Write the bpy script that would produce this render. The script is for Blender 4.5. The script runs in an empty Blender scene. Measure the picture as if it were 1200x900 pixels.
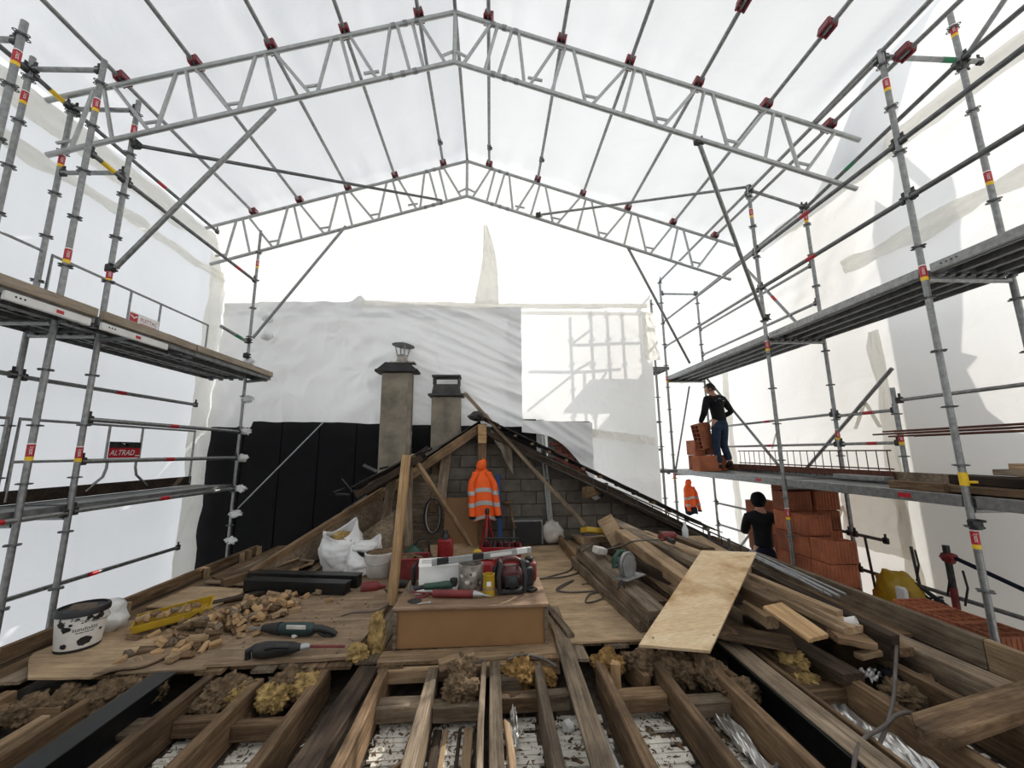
import bpy, bmesh, math, random
from mathutils import Vector, Matrix, Euler, noise
R = math.radians
V = Vector
random.seed(7)
scene = bpy.context.scene
COL = scene.collection

# ---------------------------------------------------------------- camera, world, sun, exposure
cam_data = bpy.data.cameras.new('camera')
cam_data.sensor_fit = 'HORIZONTAL'
cam_data.sensor_width = 36.0
cam_data.lens = 36.0 * 466.4 / 1200.0
cam_data.clip_start = 0.02
cam = bpy.data.objects.new('camera', cam_data)
COL.objects.link(cam)
_yaw, _pitch, _roll = R(3.134), R(9.664), R(-0.580)
cam.matrix_world = (Matrix.Translation((0, 0, 1.45)) @ Matrix.Rotation(-_yaw, 4, 'Z')
                    @ Matrix.Rotation(R(90) + _pitch, 4, 'X') @ Matrix.Rotation(_roll, 4, 'Z'))
scene.camera = cam

world = bpy.data.worlds.new('overcast_sky')
scene.world = world
world.use_nodes = True
_bg = world.node_tree.nodes['Background']
_bg.inputs[0].default_value = (0.90, 0.945, 1.0, 1)
_bg.inputs[1].default_value = 1.0

SUN_DIR = V((0.52, 0.62, 0.58)).normalized()
sun_data = bpy.data.lights.new('sun', 'SUN')
sun_data.energy = 3.3
sun_data.color = (1.0, 0.955, 0.88)
sun_data.angle = R(0.55)
sun = bpy.data.objects.new('sun', sun_data)
sun.rotation_euler = SUN_DIR.to_track_quat('Z', 'Y').to_euler()
sun.location = (9, 9, 12)
COL.objects.link(sun)

scene.view_settings.view_transform = 'Standard'
scene.view_settings.look = 'None'
scene.view_settings.gamma = 1.0
scene.view_settings.exposure = 0.20
scene.cycles.max_bounces = 10
scene.cycles.diffuse_bounces = 7
scene.cycles.transmission_bounces = 8
scene.cycles.use_denoising = True
scene.cycles.sample_clamp_indirect = 8.0

# ---------------------------------------------------------------- mesh builder
class MB:
    def __init__(s, root=None):
        s.v = []; s.f = []; s.mi = []; s.cm = 0
        s.o = V(root.location) if root is not None else V((0, 0, 0))
    def add(s, vs, fs, m=None):
        n = len(s.v); m = s.cm if m is None else m
        s.v += [V(p) for p in vs]
        for f in fs:
            s.f.append([i + n for i in f]); s.mi.append(m)
        return s
    def box(s, c, d, M=None, m=None):
        M = M or Matrix.Identity(3); c = V(c); h = V(d) / 2
        vs = [c + M @ V((x * h.x, y * h.y, z * h.z)) for x in (-1, 1) for y in (-1, 1) for z in (-1, 1)]
        return s.add(vs, [(0, 1, 3, 2), (4, 6, 7, 5), (0, 4, 5, 1), (2, 3, 7, 6), (0, 2, 6, 4), (1, 5, 7, 3)], m)
    def cbox(s, c, d, b=0.004, M=None, m=None):
        """box with chamfered edges (44 triangles)"""
        M = M or Matrix.Identity(3); c = V(c); h = V(d) / 2; b = min(b, h.x * .9, h.y * .9, h.z * .9)
        vs = []; ix = {}
        for x in (-1, 1):
            for y in (-1, 1):
                for z in (-1, 1):
                    for a in range(3):
                        q = [x * (h.x - b), y * (h.y - b), z * (h.z - b)]
                        q[a] = (x, y, z)[a] * h[a]
                        ix[(x, y, z, a)] = len(vs); vs.append(c + M @ V(q))
        fs = []
        for a in range(3):
            u, w = [(1, 2), (2, 0), (0, 1)][a]
            for sg in (-1, 1):
                r = []
                for (p, q) in ((-1, -1), (1, -1), (1, 1), (-1, 1)):
                    k = [0, 0, 0]; k[a] = sg; k[u] = p; k[w] = q
                    r.append(ix[(*k, a)])
                fs.append(r if sg > 0 else r[::-1])
        for a in range(3):
            u, w = [(1, 2), (2, 0), (0, 1)][a]
            for p in (-1, 1):
                for q in (-1, 1):
                    k0 = [0, 0, 0]; k1 = [0, 0, 0]
                    k0[a] = -1; k1[a] = 1; k0[u] = k1[u] = p; k0[w] = k1[w] = q
                    r = [ix[(*k0, u)], ix[(*k1, u)], ix[(*k1, w)], ix[(*k0, w)]]
                    fs.append(r if p * q > 0 else r[::-1])
        for x in (-1, 1):
            for y in (-1, 1):
                for z in (-1, 1):
                    r = [ix[(x, y, z, a)] for a in range(3)]
                    fs.append(r if x * y * z > 0 else r[::-1])
        return s.add(vs, fs, m)
    def tube(s, a, b, r, n=8, r2=None, m=None, cap=True):
        a = V(a); b = V(b); d = (b - a)
        if d.length < 1e-6: return s
        q = d.to_track_quat('Z', 'Y'); r2 = r if r2 is None else r2
        vs = []
        for p, rr in ((a, r), (b, r2)):
            for i in range(n):
                t = 2 * math.pi * i / n
                vs.append(p + q @ V((rr * math.cos(t), rr * math.sin(t), 0)))
        fs = [(i, (i + 1) % n, n + (i + 1) % n, n + i) for i in range(n)]
        if cap: fs += [list(range(n))[::-1], list(range(n, 2 * n))]
        return s.add(vs, fs, m)
    def path(s, pts, r, n=6, m=None, closed=False):
        pts = [V(p) for p in pts]; N = len(pts); vs = []; up = V((0, 0, 1))
        rr = r if isinstance(r, (list, tuple)) else [r] * N
        prev = None
        for i, p in enumerate(pts):
            if closed: t = pts[(i + 1) % N] - pts[i - 1]
            else: t = pts[min(i + 1, N - 1)] - pts[max(i - 1, 0)]
            t = t.normalized() if t.length > 1e-9 else V((0, 0, 1))
            if prev is None:
                a = t.cross(up)
                if a.length < 1e-3: a = t.cross(V((1, 0, 0)))
            else:
                a = prev - t * prev.dot(t)
                if a.length < 1e-4: a = t.cross(up)
            a.normalize(); b = t.cross(a); prev = a
            for k in range(n):
                w = 2 * math.pi * k / n
                vs.append(p + (a * math.cos(w) + b * math.sin(w)) * rr[i])
        fs = []
        for i in range(N if closed else N - 1):
            j = (i + 1) % N
            for k in range(n):
                l = (k + 1) % n
                fs.append((i * n + k, i * n + l, j * n + l, j * n + k))
        if not closed:
            fs += [list(range(n))[::-1], list(range((N - 1) * n, N * n))]
        return s.add(vs, fs, m)
    def lathe(s, prof, c=(0, 0, 0), n=16, M=None, m=None, sx=1, sy=1):
        M = M or Matrix.Identity(3); c = V(c); vs = []; fs = []; k = len(prof)
        for (r, z) in prof:
            for i in range(n):
                t = 2 * math.pi * i / n
                vs.append(c + M @ V((r * math.cos(t) * sx, r * math.sin(t) * sy, z)))
        for j in range(k - 1):
            for i in range(n):
                l = (i + 1) % n
                fs.append((j * n + i, j * n + l, (j + 1) * n + l, (j + 1) * n + i))
        fs += [list(range(n))[::-1], list(range((k - 1) * n, k * n))]
        return s.add(vs, fs, m)
    def prism(s, poly, o, u, w, d, m=None):
        """poly (a,b) in plane o + a*u + b*w, extruded by vector d"""
        o = V(o); u = V(u); w = V(w); d = V(d); n = len(poly)
        vs = [o + u * a + w * b for a, b in poly] + [o + u * a + w * b + d for a, b in poly]
        fs = [list(range(n))[::-1], list(range(n, 2 * n))] + [(i, (i + 1) % n, n + (i + 1) % n, n + i) for i in range(n)]
        return s.add(vs, fs, m)
    def grid(s, nu, nv, fn, m=None):
        vs = [fn(i / nu, j / nv) for j in range(nv + 1) for i in range(nu + 1)]
        W = nu + 1
        fs = [(j * W + i, j * W + i + 1, (j + 1) * W + i + 1, (j + 1) * W + i) for j in range(nv) for i in range(nu)]
        return s.add(vs, fs, m)
    def mesh(s, name, mats, smooth=False, fix=True):
        me = bpy.data.meshes.new(name)
        me.from_pydata([tuple(p - s.o) for p in s.v], [], s.f)
        for mt in (mats if isinstance(mats, (list, tuple)) else [mats]): me.materials.append(mt)
        me.polygons.foreach_set('material_index', s.mi)
        if fix:
            bm = bmesh.new(); bm.from_mesh(me)
            bmesh.ops.recalc_face_normals(bm, faces=bm.faces)
            bm.to_mesh(me); bm.free()
        if smooth is True:
            me.polygons.foreach_set('use_smooth', [True] * len(me.polygons))
        elif smooth:
            me.polygons.foreach_set('use_smooth', [True] * len(me.polygons))
            me.set_sharp_from_angle(angle=R(smooth))
        me.update()
        return me
    def build(s, name, mats, parent=None, smooth=40, label=None, fix=True):
        o = bpy.data.objects.new(name, s.mesh(name, mats, smooth, fix))
        COL.objects.link(o)
        if parent is not None: o.parent = parent
        else: o.location = s.o
        if label: o['label'] = label
        return o

def thing(name, label, cat, loc=(0, 0, 0), rot=(0, 0, 0), group=None):
    o = bpy.data.objects.new(name, None); o.empty_display_size = 0.1
    COL.objects.link(o); o.location = loc; o.rotation_euler = rot
    o['label'] = label; o['category'] = cat
    if group: o['group'] = group
    return o
def tag(o, label, cat, group=None):
    o['label'] = label; o['category'] = cat
    if group: o['group'] = group
    return o
def struct(o):
    o['kind'] = 'structure'; return o
def stuff(o):
    o['kind'] = 'stuff'; return o
def copy_tree(o, parent=None):
    c = o.copy(); COL.objects.link(c)
    if parent is not None: c.parent = parent
    for ch in list(o.children): copy_tree(ch, c)
    return c
def inst(me, name, parent=None, M=None):
    o = bpy.data.objects.new(name, me); COL.objects.link(o)
    if parent is not None: o.parent = parent
    if M is not None: o.matrix_basis = M
    return o
def rotm(x=0, y=0, z=0):
    return Euler((R(x), R(y), R(z))).to_matrix()
def fbm(p, oct=4):
    return noise.fractal(V(p), 0.9, 2.1, oct)
def smooth01(t):
    t = max(0.0, min(1.0, t)); return t * t * (3 - 2 * t)
def lump(seed, r, sub=3, amp=0.45, freq=1.6, squash=(1, 1, 1)):
    bm = bmesh.new(); bmesh.ops.create_icosphere(bm, subdivisions=sub, radius=1.0)
    mb = MB()
    vs = []
    for v in bm.verts:
        d = v.co.normalized()
        k = 1 + amp * fbm(d * freq + V((seed * 7.3, seed * 3.1, seed)), 5) + amp * .35 * noise.noise(d * freq * 5 + V((seed, 0, 0)))
        vs.append(V((d.x * squash[0], d.y * squash[1], d.z * squash[2])) * r * k)
    mb.add(vs, [[v.index for v in f.verts] for f in bm.faces])
    bm.free(); return mb
def text_data(s, size=1.0):
    cu = bpy.data.curves.new('lettering', 'FONT'); cu.body = s; cu.size = size
    cu.align_x = 'CENTER'; cu.align_y = 'CENTER'; cu.resolution_u = 3; cu.extrude = 0
    ob = bpy.data.objects.new('lettering', cu); COL.objects.link(ob)
    dg = bpy.context.evaluated_depsgraph_get()
    me = bpy.data.meshes.new_from_object(ob.evaluated_get(dg))
    vs = [v.co.copy() for v in me.vertices]; fs = [list(p.vertices) for p in me.polygons]
    bpy.data.objects.remove(ob); bpy.data.curves.remove(cu); bpy.data.meshes.remove(me)
    return vs, fs
def skin_data(pts, edges, radii, root=0, sub=2):
    me = bpy.data.meshes.new('skin'); me.from_pydata([tuple(p) for p in pts], edges, [])
    ob = bpy.data.objects.new('skin', me); COL.objects.link(ob)
    ob.modifiers.new('skin', 'SKIN'); sb = ob.modifiers.new('sub', 'SUBSURF'); sb.levels = sub
    sv = me.skin_vertices[0].data
    for i, r in enumerate(radii):
        sv[i].radius = r if isinstance(r, tuple) else (r, r); sv[i].use_root = (i == root)
    dg = bpy.context.evaluated_depsgraph_get(); dg.update()
    m2 = bpy.data.meshes.new_from_object(ob.evaluated_get(dg))
    vs = [v.co.copy() for v in m2.vertices]; fs = [list(p.vertices) for p in m2.polygons]
    bpy.data.objects.remove(ob); bpy.data.meshes.remove(me); bpy.data.meshes.remove(m2)
    return vs, fs

# ---------------------------------------------------------------- materials
def new_mat(name):
    m = bpy.data.materials.new(name); m.use_nodes = True
    nt = m.node_tree; b = nt.nodes['Principled BSDF']
    return m, nt, b
def nd(nt, t, **kw):
    n = nt.nodes.new(t)
    for k, v in kw.items(): setattr(n, k, v)
    return n
def ramp(nt, fac, stops):
    r = nd(nt, 'ShaderNodeValToRGB'); e = r.color_ramp.elements
    while len(e) < len(stops): e.new(0.5)
    for el, (p, c) in zip(e, stops): el.position = p; el.color = (*c, 1)
    nt.links.new(fac, r.inputs[0]); return r.outputs[0]
def mixc(nt, fac, a, b, mode='MIX'):
    m = nd(nt, 'ShaderNodeMix', data_type='RGBA', blend_type=mode)
    for i, x in ((0, fac), (6, a), (7, b)):
        if hasattr(x, 'is_output'): nt.links.new(x, m.inputs[i])
        else: m.inputs[i].default_value = x if i == 0 else (*x, 1)
    return m.outputs[2]
def coords(nt, scale=(1, 1, 1), kind='Object', rnd=False):
    tc = nd(nt, 'ShaderNodeTexCoord'); mp = nd(nt, 'ShaderNodeMapping')
    mp.inputs['Scale'].default_value = scale
    nt.links.new(tc.outputs[kind], mp.inputs[0])
    if rnd:
        oi = nd(nt, 'ShaderNodeObjectInfo'); mul = nd(nt, 'ShaderNodeMath', operation='MULTIPLY')
        mul.inputs[1].default_value = 37.0
        nt.links.new(oi.outputs['Random'], mul.inputs[0]); nt.links.new(mul.outputs[0], mp.inputs['Location'])
    return mp.outputs[0]
def noise_tex(nt, vec, scale, detail=5, rough=0.6, dist=0.0):
    n = nd(nt, 'ShaderNodeTexNoise'); n.inputs['Scale'].default_value = scale
    n.inputs['Detail'].default_value = detail; n.inputs['Roughness'].default_value = rough
    n.inputs['Distortion'].default_value = dist
    nt.links.new(vec, n.inputs['Vector']); return n.outputs[0]
def bump(nt, b, h, strength=0.3, dist=0.01):
    n = nd(nt, 'ShaderNodeBump'); n.inputs['Strength'].default_value = strength; n.inputs['Distance'].default_value = dist
    nt.links.new(h, n.inputs['Height']); nt.links.new(n.outputs[0], b.inputs['Normal'])
def plain(name, c, rough=0.5, metal=0.0, var=0.25, scale=8.0, bmp=0.15, spec=0.5, dark=None, kind='Object', vary=0.0):
    """procedural paint / cloth / metal: base colour with mottling and a fine bump"""
    m, nt, b = new_mat(name)
    co = coords(nt, kind=kind, rnd=(kind == 'Object')); n = noise_tex(nt, co, scale)
    d = dark or tuple(x * (1 - var) for x in c); l = tuple(min(1, x * (1 + var)) for x in c)
    col = ramp(nt, n, [(0.3, d), (0.7, l)])
    if vary:
        oi = nd(nt, 'ShaderNodeObjectInfo'); mr = nd(nt, 'ShaderNodeMapRange')
        mr.inputs['To Min'].default_value = 1 - vary; mr.inputs['To Max'].default_value = 1 + vary
        nt.links.new(oi.outputs['Random'], mr.inputs[0])
        hs = nd(nt, 'ShaderNodeHueSaturation'); nt.links.new(col, hs.inputs['Color']); nt.links.new(mr.outputs[0], hs.inputs['Value']); col = hs.outputs[0]
    nt.links.new(col, b.inputs['Base Color'])
    b.inputs['Roughness'].default_value = rough; b.inputs['Metallic'].default_value = metal
    b.inputs['Specular IOR Level'].default_value = spec
    if bmp: bump(nt, b, noise_tex(nt, co, scale * 6, 3), bmp, 0.004)
    return m
def wood(name, c1, c2, c3, rough=0.75, grain=1.0, vary=0.35, stain=0.5, patch=None):
    """grain runs along the object's own X axis; every object gets its own tone and its own figure"""
    m, nt, b = new_mat(name)
    g = coords(nt, (1.0 * grain, 16 * grain, 16 * grain), rnd=True)
    n1 = noise_tex(nt, g, 2.2, 6, 0.65, 0.8)
    fine = noise_tex(nt, coords(nt, (3, 90, 90), rnd=True), 2.0, 3, 0.6)
    st = noise_tex(nt, coords(nt, (1, 1.6, 1.6), rnd=True), 3.0, 5, 0.65)
    col = ramp(nt, n1, [(0.28, c1), (0.5, c2), (0.72, c3)])
    col = mixc(nt, 0.35, col, ramp(nt, fine, [(0.3, tuple(x * .55 for x in c1)), (0.65, c3)]), 'MULTIPLY') if False else col
    if patch:                                                      # resin-brown stains soaked into the sheet
        pm = noise_tex(nt, coords(nt, (1, 1, 1)), 1.9, 4, 0.55, 0.6)
        col = mixc(nt, ramp(nt, pm, [(0.47, (0, 0, 0)), (0.60, (.85, .85, .85))]), col, patch)
    dirt = ramp(nt, st, [(0.35, (1 - stain, 1 - stain, 1 - stain)), (0.62, (1, 1, 1))])
    col = mixc(nt, 1.0, col, dirt, 'MULTIPLY')
    col = mixc(nt, 0.5, col, ramp(nt, fine, [(0.35, (.55, .5, .45)), (0.6, (1, 1, 1))]), 'MULTIPLY')
    oi = nd(nt, 'ShaderNodeObjectInfo'); mr = nd(nt, 'ShaderNodeMapRange')
    mr.inputs['To Min'].default_value = 1 - vary; mr.inputs['To Max'].default_value = 1 + vary
    nt.links.new(oi.outputs['Random'], mr.inputs[0])
    hs = nd(nt, 'ShaderNodeHueSaturation'); nt.links.new(col, hs.inputs['Color']); nt.links.new(mr.outputs[0], hs.inputs['Value'])
    nt.links.new(hs.outputs[0], b.inputs['Base Color'])
    b.inputs['Roughness'].default_value = rough; b.inputs['Specular IOR Level'].default_value = 0.25
    bump(nt, b, fine, 0.45, 0.004)
    return m
def sheeting(name, c, trans=0.55, wr=0.35, sc=1.4, rough=0.5):
    """translucent plastic film: scatters the daylight of the far side through, reflects the rest"""
    m, nt, b = new_mat(name)
    nt.nodes.remove(b); out = nt.nodes['Material Output']
    co = coords(nt, (1, 1, 1)); n = noise_tex(nt, co, sc, 4, 0.5, 0.5)
    n2 = noise_tex(nt, co, 0.5, 3)
    col = ramp(nt, n2, [(0.3, tuple(x * .94 for x in c)), (0.7, c)])
    bp = nd(nt, 'ShaderNodeBump'); bp.inputs['Strength'].default_value = wr; bp.inputs['Distance'].default_value = 0.05
    nt.links.new(n, bp.inputs['Height'])
    df = nd(nt, 'ShaderNodeBsdfDiffuse'); tr = nd(nt, 'ShaderNodeBsdfTranslucent'); mx = nd(nt, 'ShaderNodeMixShader')
    gl = nd(nt, 'ShaderNodeBsdfGlossy'); gl.inputs['Roughness'].default_value = rough; gl.inputs['Color'].default_value = (1, 1, 1, 1)
    m2 = nd(nt, 'ShaderNodeMixShader'); m2.inputs[0].default_value = 0.03
    for s in (df, tr):
        nt.links.new(col, s.inputs['Color']); nt.links.new(bp.outputs[0], s.inputs['Normal'])
    nt.links.new(bp.outputs[0], gl.inputs['Normal'])
    mx.inputs[0].default_value = trans
    nt.links.new(df.outputs[0], mx.inputs[1]); nt.links.new(tr.outputs[0], mx.inputs[2])
    nt.links.new(mx.outputs[0], m2.inputs[1]); nt.links.new(gl.outputs[0], m2.inputs[2])
    nt.links.new(m2.outputs[0], out.inputs['Surface'])
    return m

M = {}
M['sheet'] = sheeting('white_sheeting', (0.945, 0.955, 0.965), 0.60, 0.7, 2.0)
M['sheet_roof'] = sheeting('white_roof_sheeting', (0.88, 0.89, 0.90), 0.44, 0.55, 1.5)
M['sheet_right'] = sheeting('bright_white_sheeting', (0.96, 0.95, 0.925), 0.62, 0.5, 2.0)
M['sheet_warm'] = sheeting('warm_white_sheeting', (0.955, 0.945, 0.915), 0.50, 0.8, 2.4)
M['seam'] = sheeting('yellowed_seam_film', (0.93, 0.91, 0.855), 0.55, 0.8, 5)
M['drape'] = sheeting('grey_tarpaulin', (0.86, 0.86, 0.855), 0.10, 0.5, 3.0)
M['black_film'] = plain('black_membrane', (0.006, 0.006, 0.007), 0.7, 0, 0.3, 4, 0.1, 0.15)
M['galv'] = plain('galvanised_steel', (0.27, 0.275, 0.27), 0.42, 0.65, 0.28, 22, 0.12)
M['galv_dark'] = plain('weathered_steel_tube', (0.15, 0.155, 0.155), 0.5, 0.6, 0.3, 14, 0.12)
M['steel_deck'] = plain('perforated_steel_deck', (0.22, 0.225, 0.22), 0.5, 0.6, 0.3, 10, 0.2)
M['alu'] = plain('aluminium_tube', (0.40, 0.41, 0.40), 0.38, 0.6, 0.15, 16, 0.08)
M['iron'] = plain('dark_cast_coupler', (0.05, 0.05, 0.048), 0.5, 0.7, 0.4, 20, 0.2)
M['red_cast'] = plain('dark_red_coupler_paint', (0.16, 0.008, 0.014), 0.45, 0, 0.3, 14, 0.1)
M['red'] = plain('red_plastic', (0.25, 0.012, 0.016), 0.4, 0, 0.2, 9, 0.1)
M['red_dirty'] = plain('dusty_red_plastic', (0.16, 0.018, 0.018), 0.55, 0, 0.35, 7, 0.2)
M['maroon'] = plain('dusty_maroon_plastic', (0.065, 0.012, 0.012), 0.5, 0, 0.4, 9, 0.15)
M['sticker_red'] = plain('red_sticker', (0.45, 0.012, 0.022), 0.4, 0, 0.1, 20, 0)
M['sticker_yellow'] = plain('yellow_sticker', (0.85, 0.55, 0.02), 0.4, 0, 0.1, 20, 0)
M['sticker_white'] = plain('white_sticker', (0.82, 0.82, 0.80), 0.4, 0, 0.05, 20, 0)
M['green_tape'] = plain('green_marking_tape', (0.02, 0.18, 0.08), 0.5, 0, 0.1, 20, 0)
M['wood_old'] = wood('aged_brown_timber', (0.088, 0.052, 0.028), (0.205, 0.13, 0.072), (0.345, 0.235, 0.14))
M['wood_grey'] = wood('weathered_grey_timber', (0.105, 0.076, 0.05), (0.24, 0.183, 0.127), (0.38, 0.30, 0.212))
M['wood_dark'] = wood('dark_stained_timber', (0.020, 0.013, 0.009), (0.055, 0.036, 0.024), (0.11, 0.075, 0.05))
M['wood_new'] = wood('fresh_pale_timber', (0.30, 0.17, 0.075), (0.50, 0.32, 0.16), (0.66, 0.46, 0.26), vary=0.15, stain=0.25)
M['wood_light'] = wood('dry_light_timber', (0.24, 0.155, 0.085), (0.42, 0.29, 0.17), (0.56, 0.41, 0.26), vary=0.2, stain=0.4)
M['plank_tan'] = wood('bleached_tan_timber', (0.27, 0.215, 0.16), (0.37, 0.305, 0.235), (0.47, 0.395, 0.31), vary=0.06, stain=0.25)
M['ply_old'] = wood('trodden_plywood', (0.185, 0.125, 0.078), (0.315, 0.222, 0.142), (0.44, 0.325, 0.215), grain=0.5, vary=0.12, stain=0.4)
M['ply_sand'] = wood('sawdusted_plywood', (0.34, 0.23, 0.13), (0.51, 0.365, 0.22), (0.68, 0.51, 0.33), grain=0.45, vary=0.05, stain=0.4)
M['ply_new'] = wood('new_birch_plywood', (0.64, 0.46, 0.265), (0.75, 0.57, 0.355), (0.82, 0.66, 0.44), grain=0.35, vary=0.03, stain=0.10, patch=(0.42, 0.23, 0.085))
#M['ply_stain'] = wood('sanded_plywood_stain', (0.50, 0.28, 0.11), (0.62, 0.38, 0.17), (0.72, 0.50, 0.27), grain=0.35, vary=0.03, stain=0.2)
M['mdf'] = plain('brown_hardboard', (0.25, 0.13, 0.05), 0.6, 0, 0.10, 3, 0.05)
M['mdf_top'] = wood('hardboard_lid', (0.20, 0.12, 0.07), (0.31, 0.2, 0.125), (0.40, 0.28, 0.185), grain=0.4, vary=0.05, stain=0.35)
M['steel_black'] = plain('black_painted_steel', (0.014, 0.0145, 0.015), 0.4, 0.3, 0.3, 12, 0.1)
M['black'] = plain('black_plastic', (0.012, 0.012, 0.013), 0.45, 0, 0.3, 12, 0.1)
M['rubber'] = plain('black_rubber', (0.015, 0.014, 0.013), 0.6, 0, 0.3, 12, 0.1)
M['slate'] = plain('dark_slate', (0.035, 0.032, 0.030), 0.65, 0, 0.5, 6, 0.4, vary=0.4)
M['render'] = plain('mossy_cement_render', (0.215, 0.185, 0.14), 0.9, 0, 0.35, 4, 0.5)
M['block'] = plain('grey_concrete_block', (0.135, 0.118, 0.097), 0.95, 0, 0.28, 7, 0.5, vary=0.15)
M['mortar'] = plain('grey_mortar', (0.13, 0.115, 0.1), 0.95, 0, 0.2, 9, 0.4)
M['brick'] = plain('red_brick', (0.15, 0.048, 0.032), 0.9, 0, 0.35, 9, 0.4, vary=0.3)
M['clay'] = plain('orange_clay_block', (0.33, 0.105, 0.048), 0.85, 0, 0.3, 5, 0.3, vary=0.3)
M['plaster'] = plain('white_lath_plaster', (0.70, 0.66, 0.58), 0.9, 0, 0.22, 9, 0.7)
M['debris'] = plain('brown_debris', (0.13, 0.085, 0.055), 0.95, 0, 0.5, 20, 0.3)
M['dust'] = plain('grey_brown_rubble', (0.10, 0.075, 0.055), 0.95, 0, 0.45, 14, 0.6)
M['wool'] = plain('yellow_mineral_wool', (0.33, 0.225, 0.09), 0.95, 0, 0.6, 22, 1.0, 0.1)
M['wool_brown'] = plain('dirty_brown_wool', (0.145, 0.10, 0.06), 0.95, 0, 0.65, 22, 1.0, 0.1)
M['wool_amber'] = plain('amber_wool', (0.23, 0.135, 0.05), 0.95, 0, 0.6, 22, 1.0, 0.1)
M['hivis'] = plain('orange_hi_vis_cloth', (0.90, 0.12, 0.012), 0.75, 0, 0.12, 6, 0.25)
M['reflect'] = plain('grey_reflective_tape', (0.42, 0.42, 0.40), 0.4, 0.2, 0.12, 12, 0.1)
M['navy'] = plain('navy_cloth', (0.012, 0.015, 0.03), 0.9, 0, 0.25, 14, 0.2, 0.2)
M['jeans'] = plain('dark_denim', (0.022, 0.033, 0.06), 0.9, 0, 0.3, 12, 0.2, 0.2)
M['blackcloth'] = plain('black_cloth', (0.009, 0.009, 0.011), 0.9, 0, 0.25, 12, 0.2, 0.2)
M['skin'] = plain('skin', (0.42, 0.22, 0.15), 0.55, 0, 0.1, 8, 0.05)
M['hair'] = plain('dark_hair', (0.02, 0.014, 0.01), 0.7, 0, 0.3, 30, 0.3)
M['yellow'] = plain('yellow_plastic', (0.46, 0.29, 0.02), 0.45, 0, 0.15, 8, 0.1)
M['yellow_bag'] = sheeting('yellow_sack_film', (1.0, 0.52, 0.02), 0.35, 0.6, 6)
M['white'] = plain('white_paint', (0.74, 0.73, 0.70), 0.5, 0, 0.1, 6, 0.1)
M['white_dirty'] = plain('dusty_white_plastic', (0.56, 0.53, 0.48), 0.55, 0, 0.28, 5, 0.2)
M['sack'] = plain('white_woven_sack', (0.74, 0.73, 0.72), 0.6, 0, 0.08, 8, 0.3)
M['paper'] = plain('white_paper', (0.78, 0.77, 0.74), 0.7, 0, 0.05, 8, 0.05)
M['green'] = plain('dark_green_plastic', (0.012, 0.05, 0.030), 0.5, 0, 0.25, 9, 0.1)
M['teal'] = plain('teal_tool_body', (0.012, 0.035, 0.036), 0.5, 0, 0.35, 9, 0.15)
M['blue'] = plain('blue_paint', (0.02, 0.07, 0.22), 0.5, 0, 0.2, 9, 0.1)
M['tin'] = plain('splashed_tin', (0.34, 0.31, 0.27), 0.55, 0.4, 0.55, 14, 0.3)
M['rust'] = plain('rusty_bar', (0.12, 0.045, 0.028), 0.85, 0.2, 0.4, 14, 0.3)
M['foil'] = plain('crumpled_foil', (0.75, 0.74, 0.72), 0.3, 0.85, 0.1, 12, 0.25)
M['cable'] = plain('grey_cable', (0.10, 0.085, 0.075), 0.6, 0, 0.3, 12, 0.1)
M['cable_black'] = plain('black_cable', (0.012, 0.013, 0.017), 0.45, 0, 0.3, 12, 0.1)
M['glass'] = plain('clear_bottle', (0.6, 0.62, 0.62), 0.1, 0, 0.05, 8, 0)
M['stone'] = plain('shadow_caster_render', (0.5, 0.46, 0.4), 0.9, 0, 0.15, 2, 0.3)
M['soil'] = plain('yard_gravel', (0.48, 0.46, 0.43), 0.95, 0, 0.3, 3, 0.4)
M['cloudy'] = plain('translucent_wrap', (0.72, 0.72, 0.70), 0.35, 0, 0.1, 14, 0.3)

# ---------------------------------------------------------------- timber
def board_mesh(L, w, t, cut=None, rough=0.004, seed=0):
    """sawn board, length on local X, top face at z = 0; cut = pointed end length"""
    rg = random.Random(seed); mb = MB(); c = min(0.006, t * .25, w * .25)
    n = 4; rings = []
    prof = [(-w / 2 + c, 0), (w / 2 - c, 0), (w / 2, -c), (w / 2, -t + c), (w / 2 - c, -t), (-w / 2 + c, -t), (-w / 2, -t + c), (-w / 2, -c)]
    xs = [-L / 2, -L / 6, L / 6, L / 2]
    if cut: xs = [-L / 2, -L / 2 + cut, L / 6, L / 2]
    vs = []
    for i, x in enumerate(xs):
        dy, dz = rg.uniform(-rough, rough), rg.uniform(-rough, rough) * .7
        k = 0.25 if (cut and i == 0) else 1.0
        for (y, z) in prof: vs.append((x + rg.uniform(-.003, .003), y * k + dy, z + dz))
    fs = [list(range(8)), [24 + i for i in range(8)][::-1]]
    for i in range(3):
        for k in range(8):
            l = (k + 1) % 8
            fs.append((i * 8 + k, (i + 1) * 8 + k, (i + 1) * 8 + l, i * 8 + l))
    return mb.add(vs, fs)
def place_matrix(p0, p1, roll=0.0):
    p0 = V(p0); p1 = V(p1); x = (p1 - p0).normalized()
    up = V((0, 0, 1)) if abs(x.z) < 0.97 else V((0, -1, 0))
    y = up.cross(x).normalized(); z = x.cross(y)
    m = Matrix((x, y, z)).transposed().to_4x4()
    return Matrix.Translation((p0 + p1) / 2) @ m @ Matrix.Rotation(R(roll), 4, 'X')
_seed = [100]
def board(name, p0, p1, w, t, mat, parent=None, roll=0.0, cut=None, label=None, cat=None, group=None, rough=0.004):
    """timber from p0 to p1 (centre line of its top face)"""
    _seed[0] += 1
    L = (V(p1) - V(p0)).length
    mb = board_mesh(L, w, t, cut, rough, _seed[0])
    o = mb.build(name, M[mat] if isinstance(mat, str) else mat, parent)
    o.matrix_basis = place_matrix(p0, p1, roll)
    if label and cat: tag(o, label, cat, group)
    elif label: o['label'] = label
    return o

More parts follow.
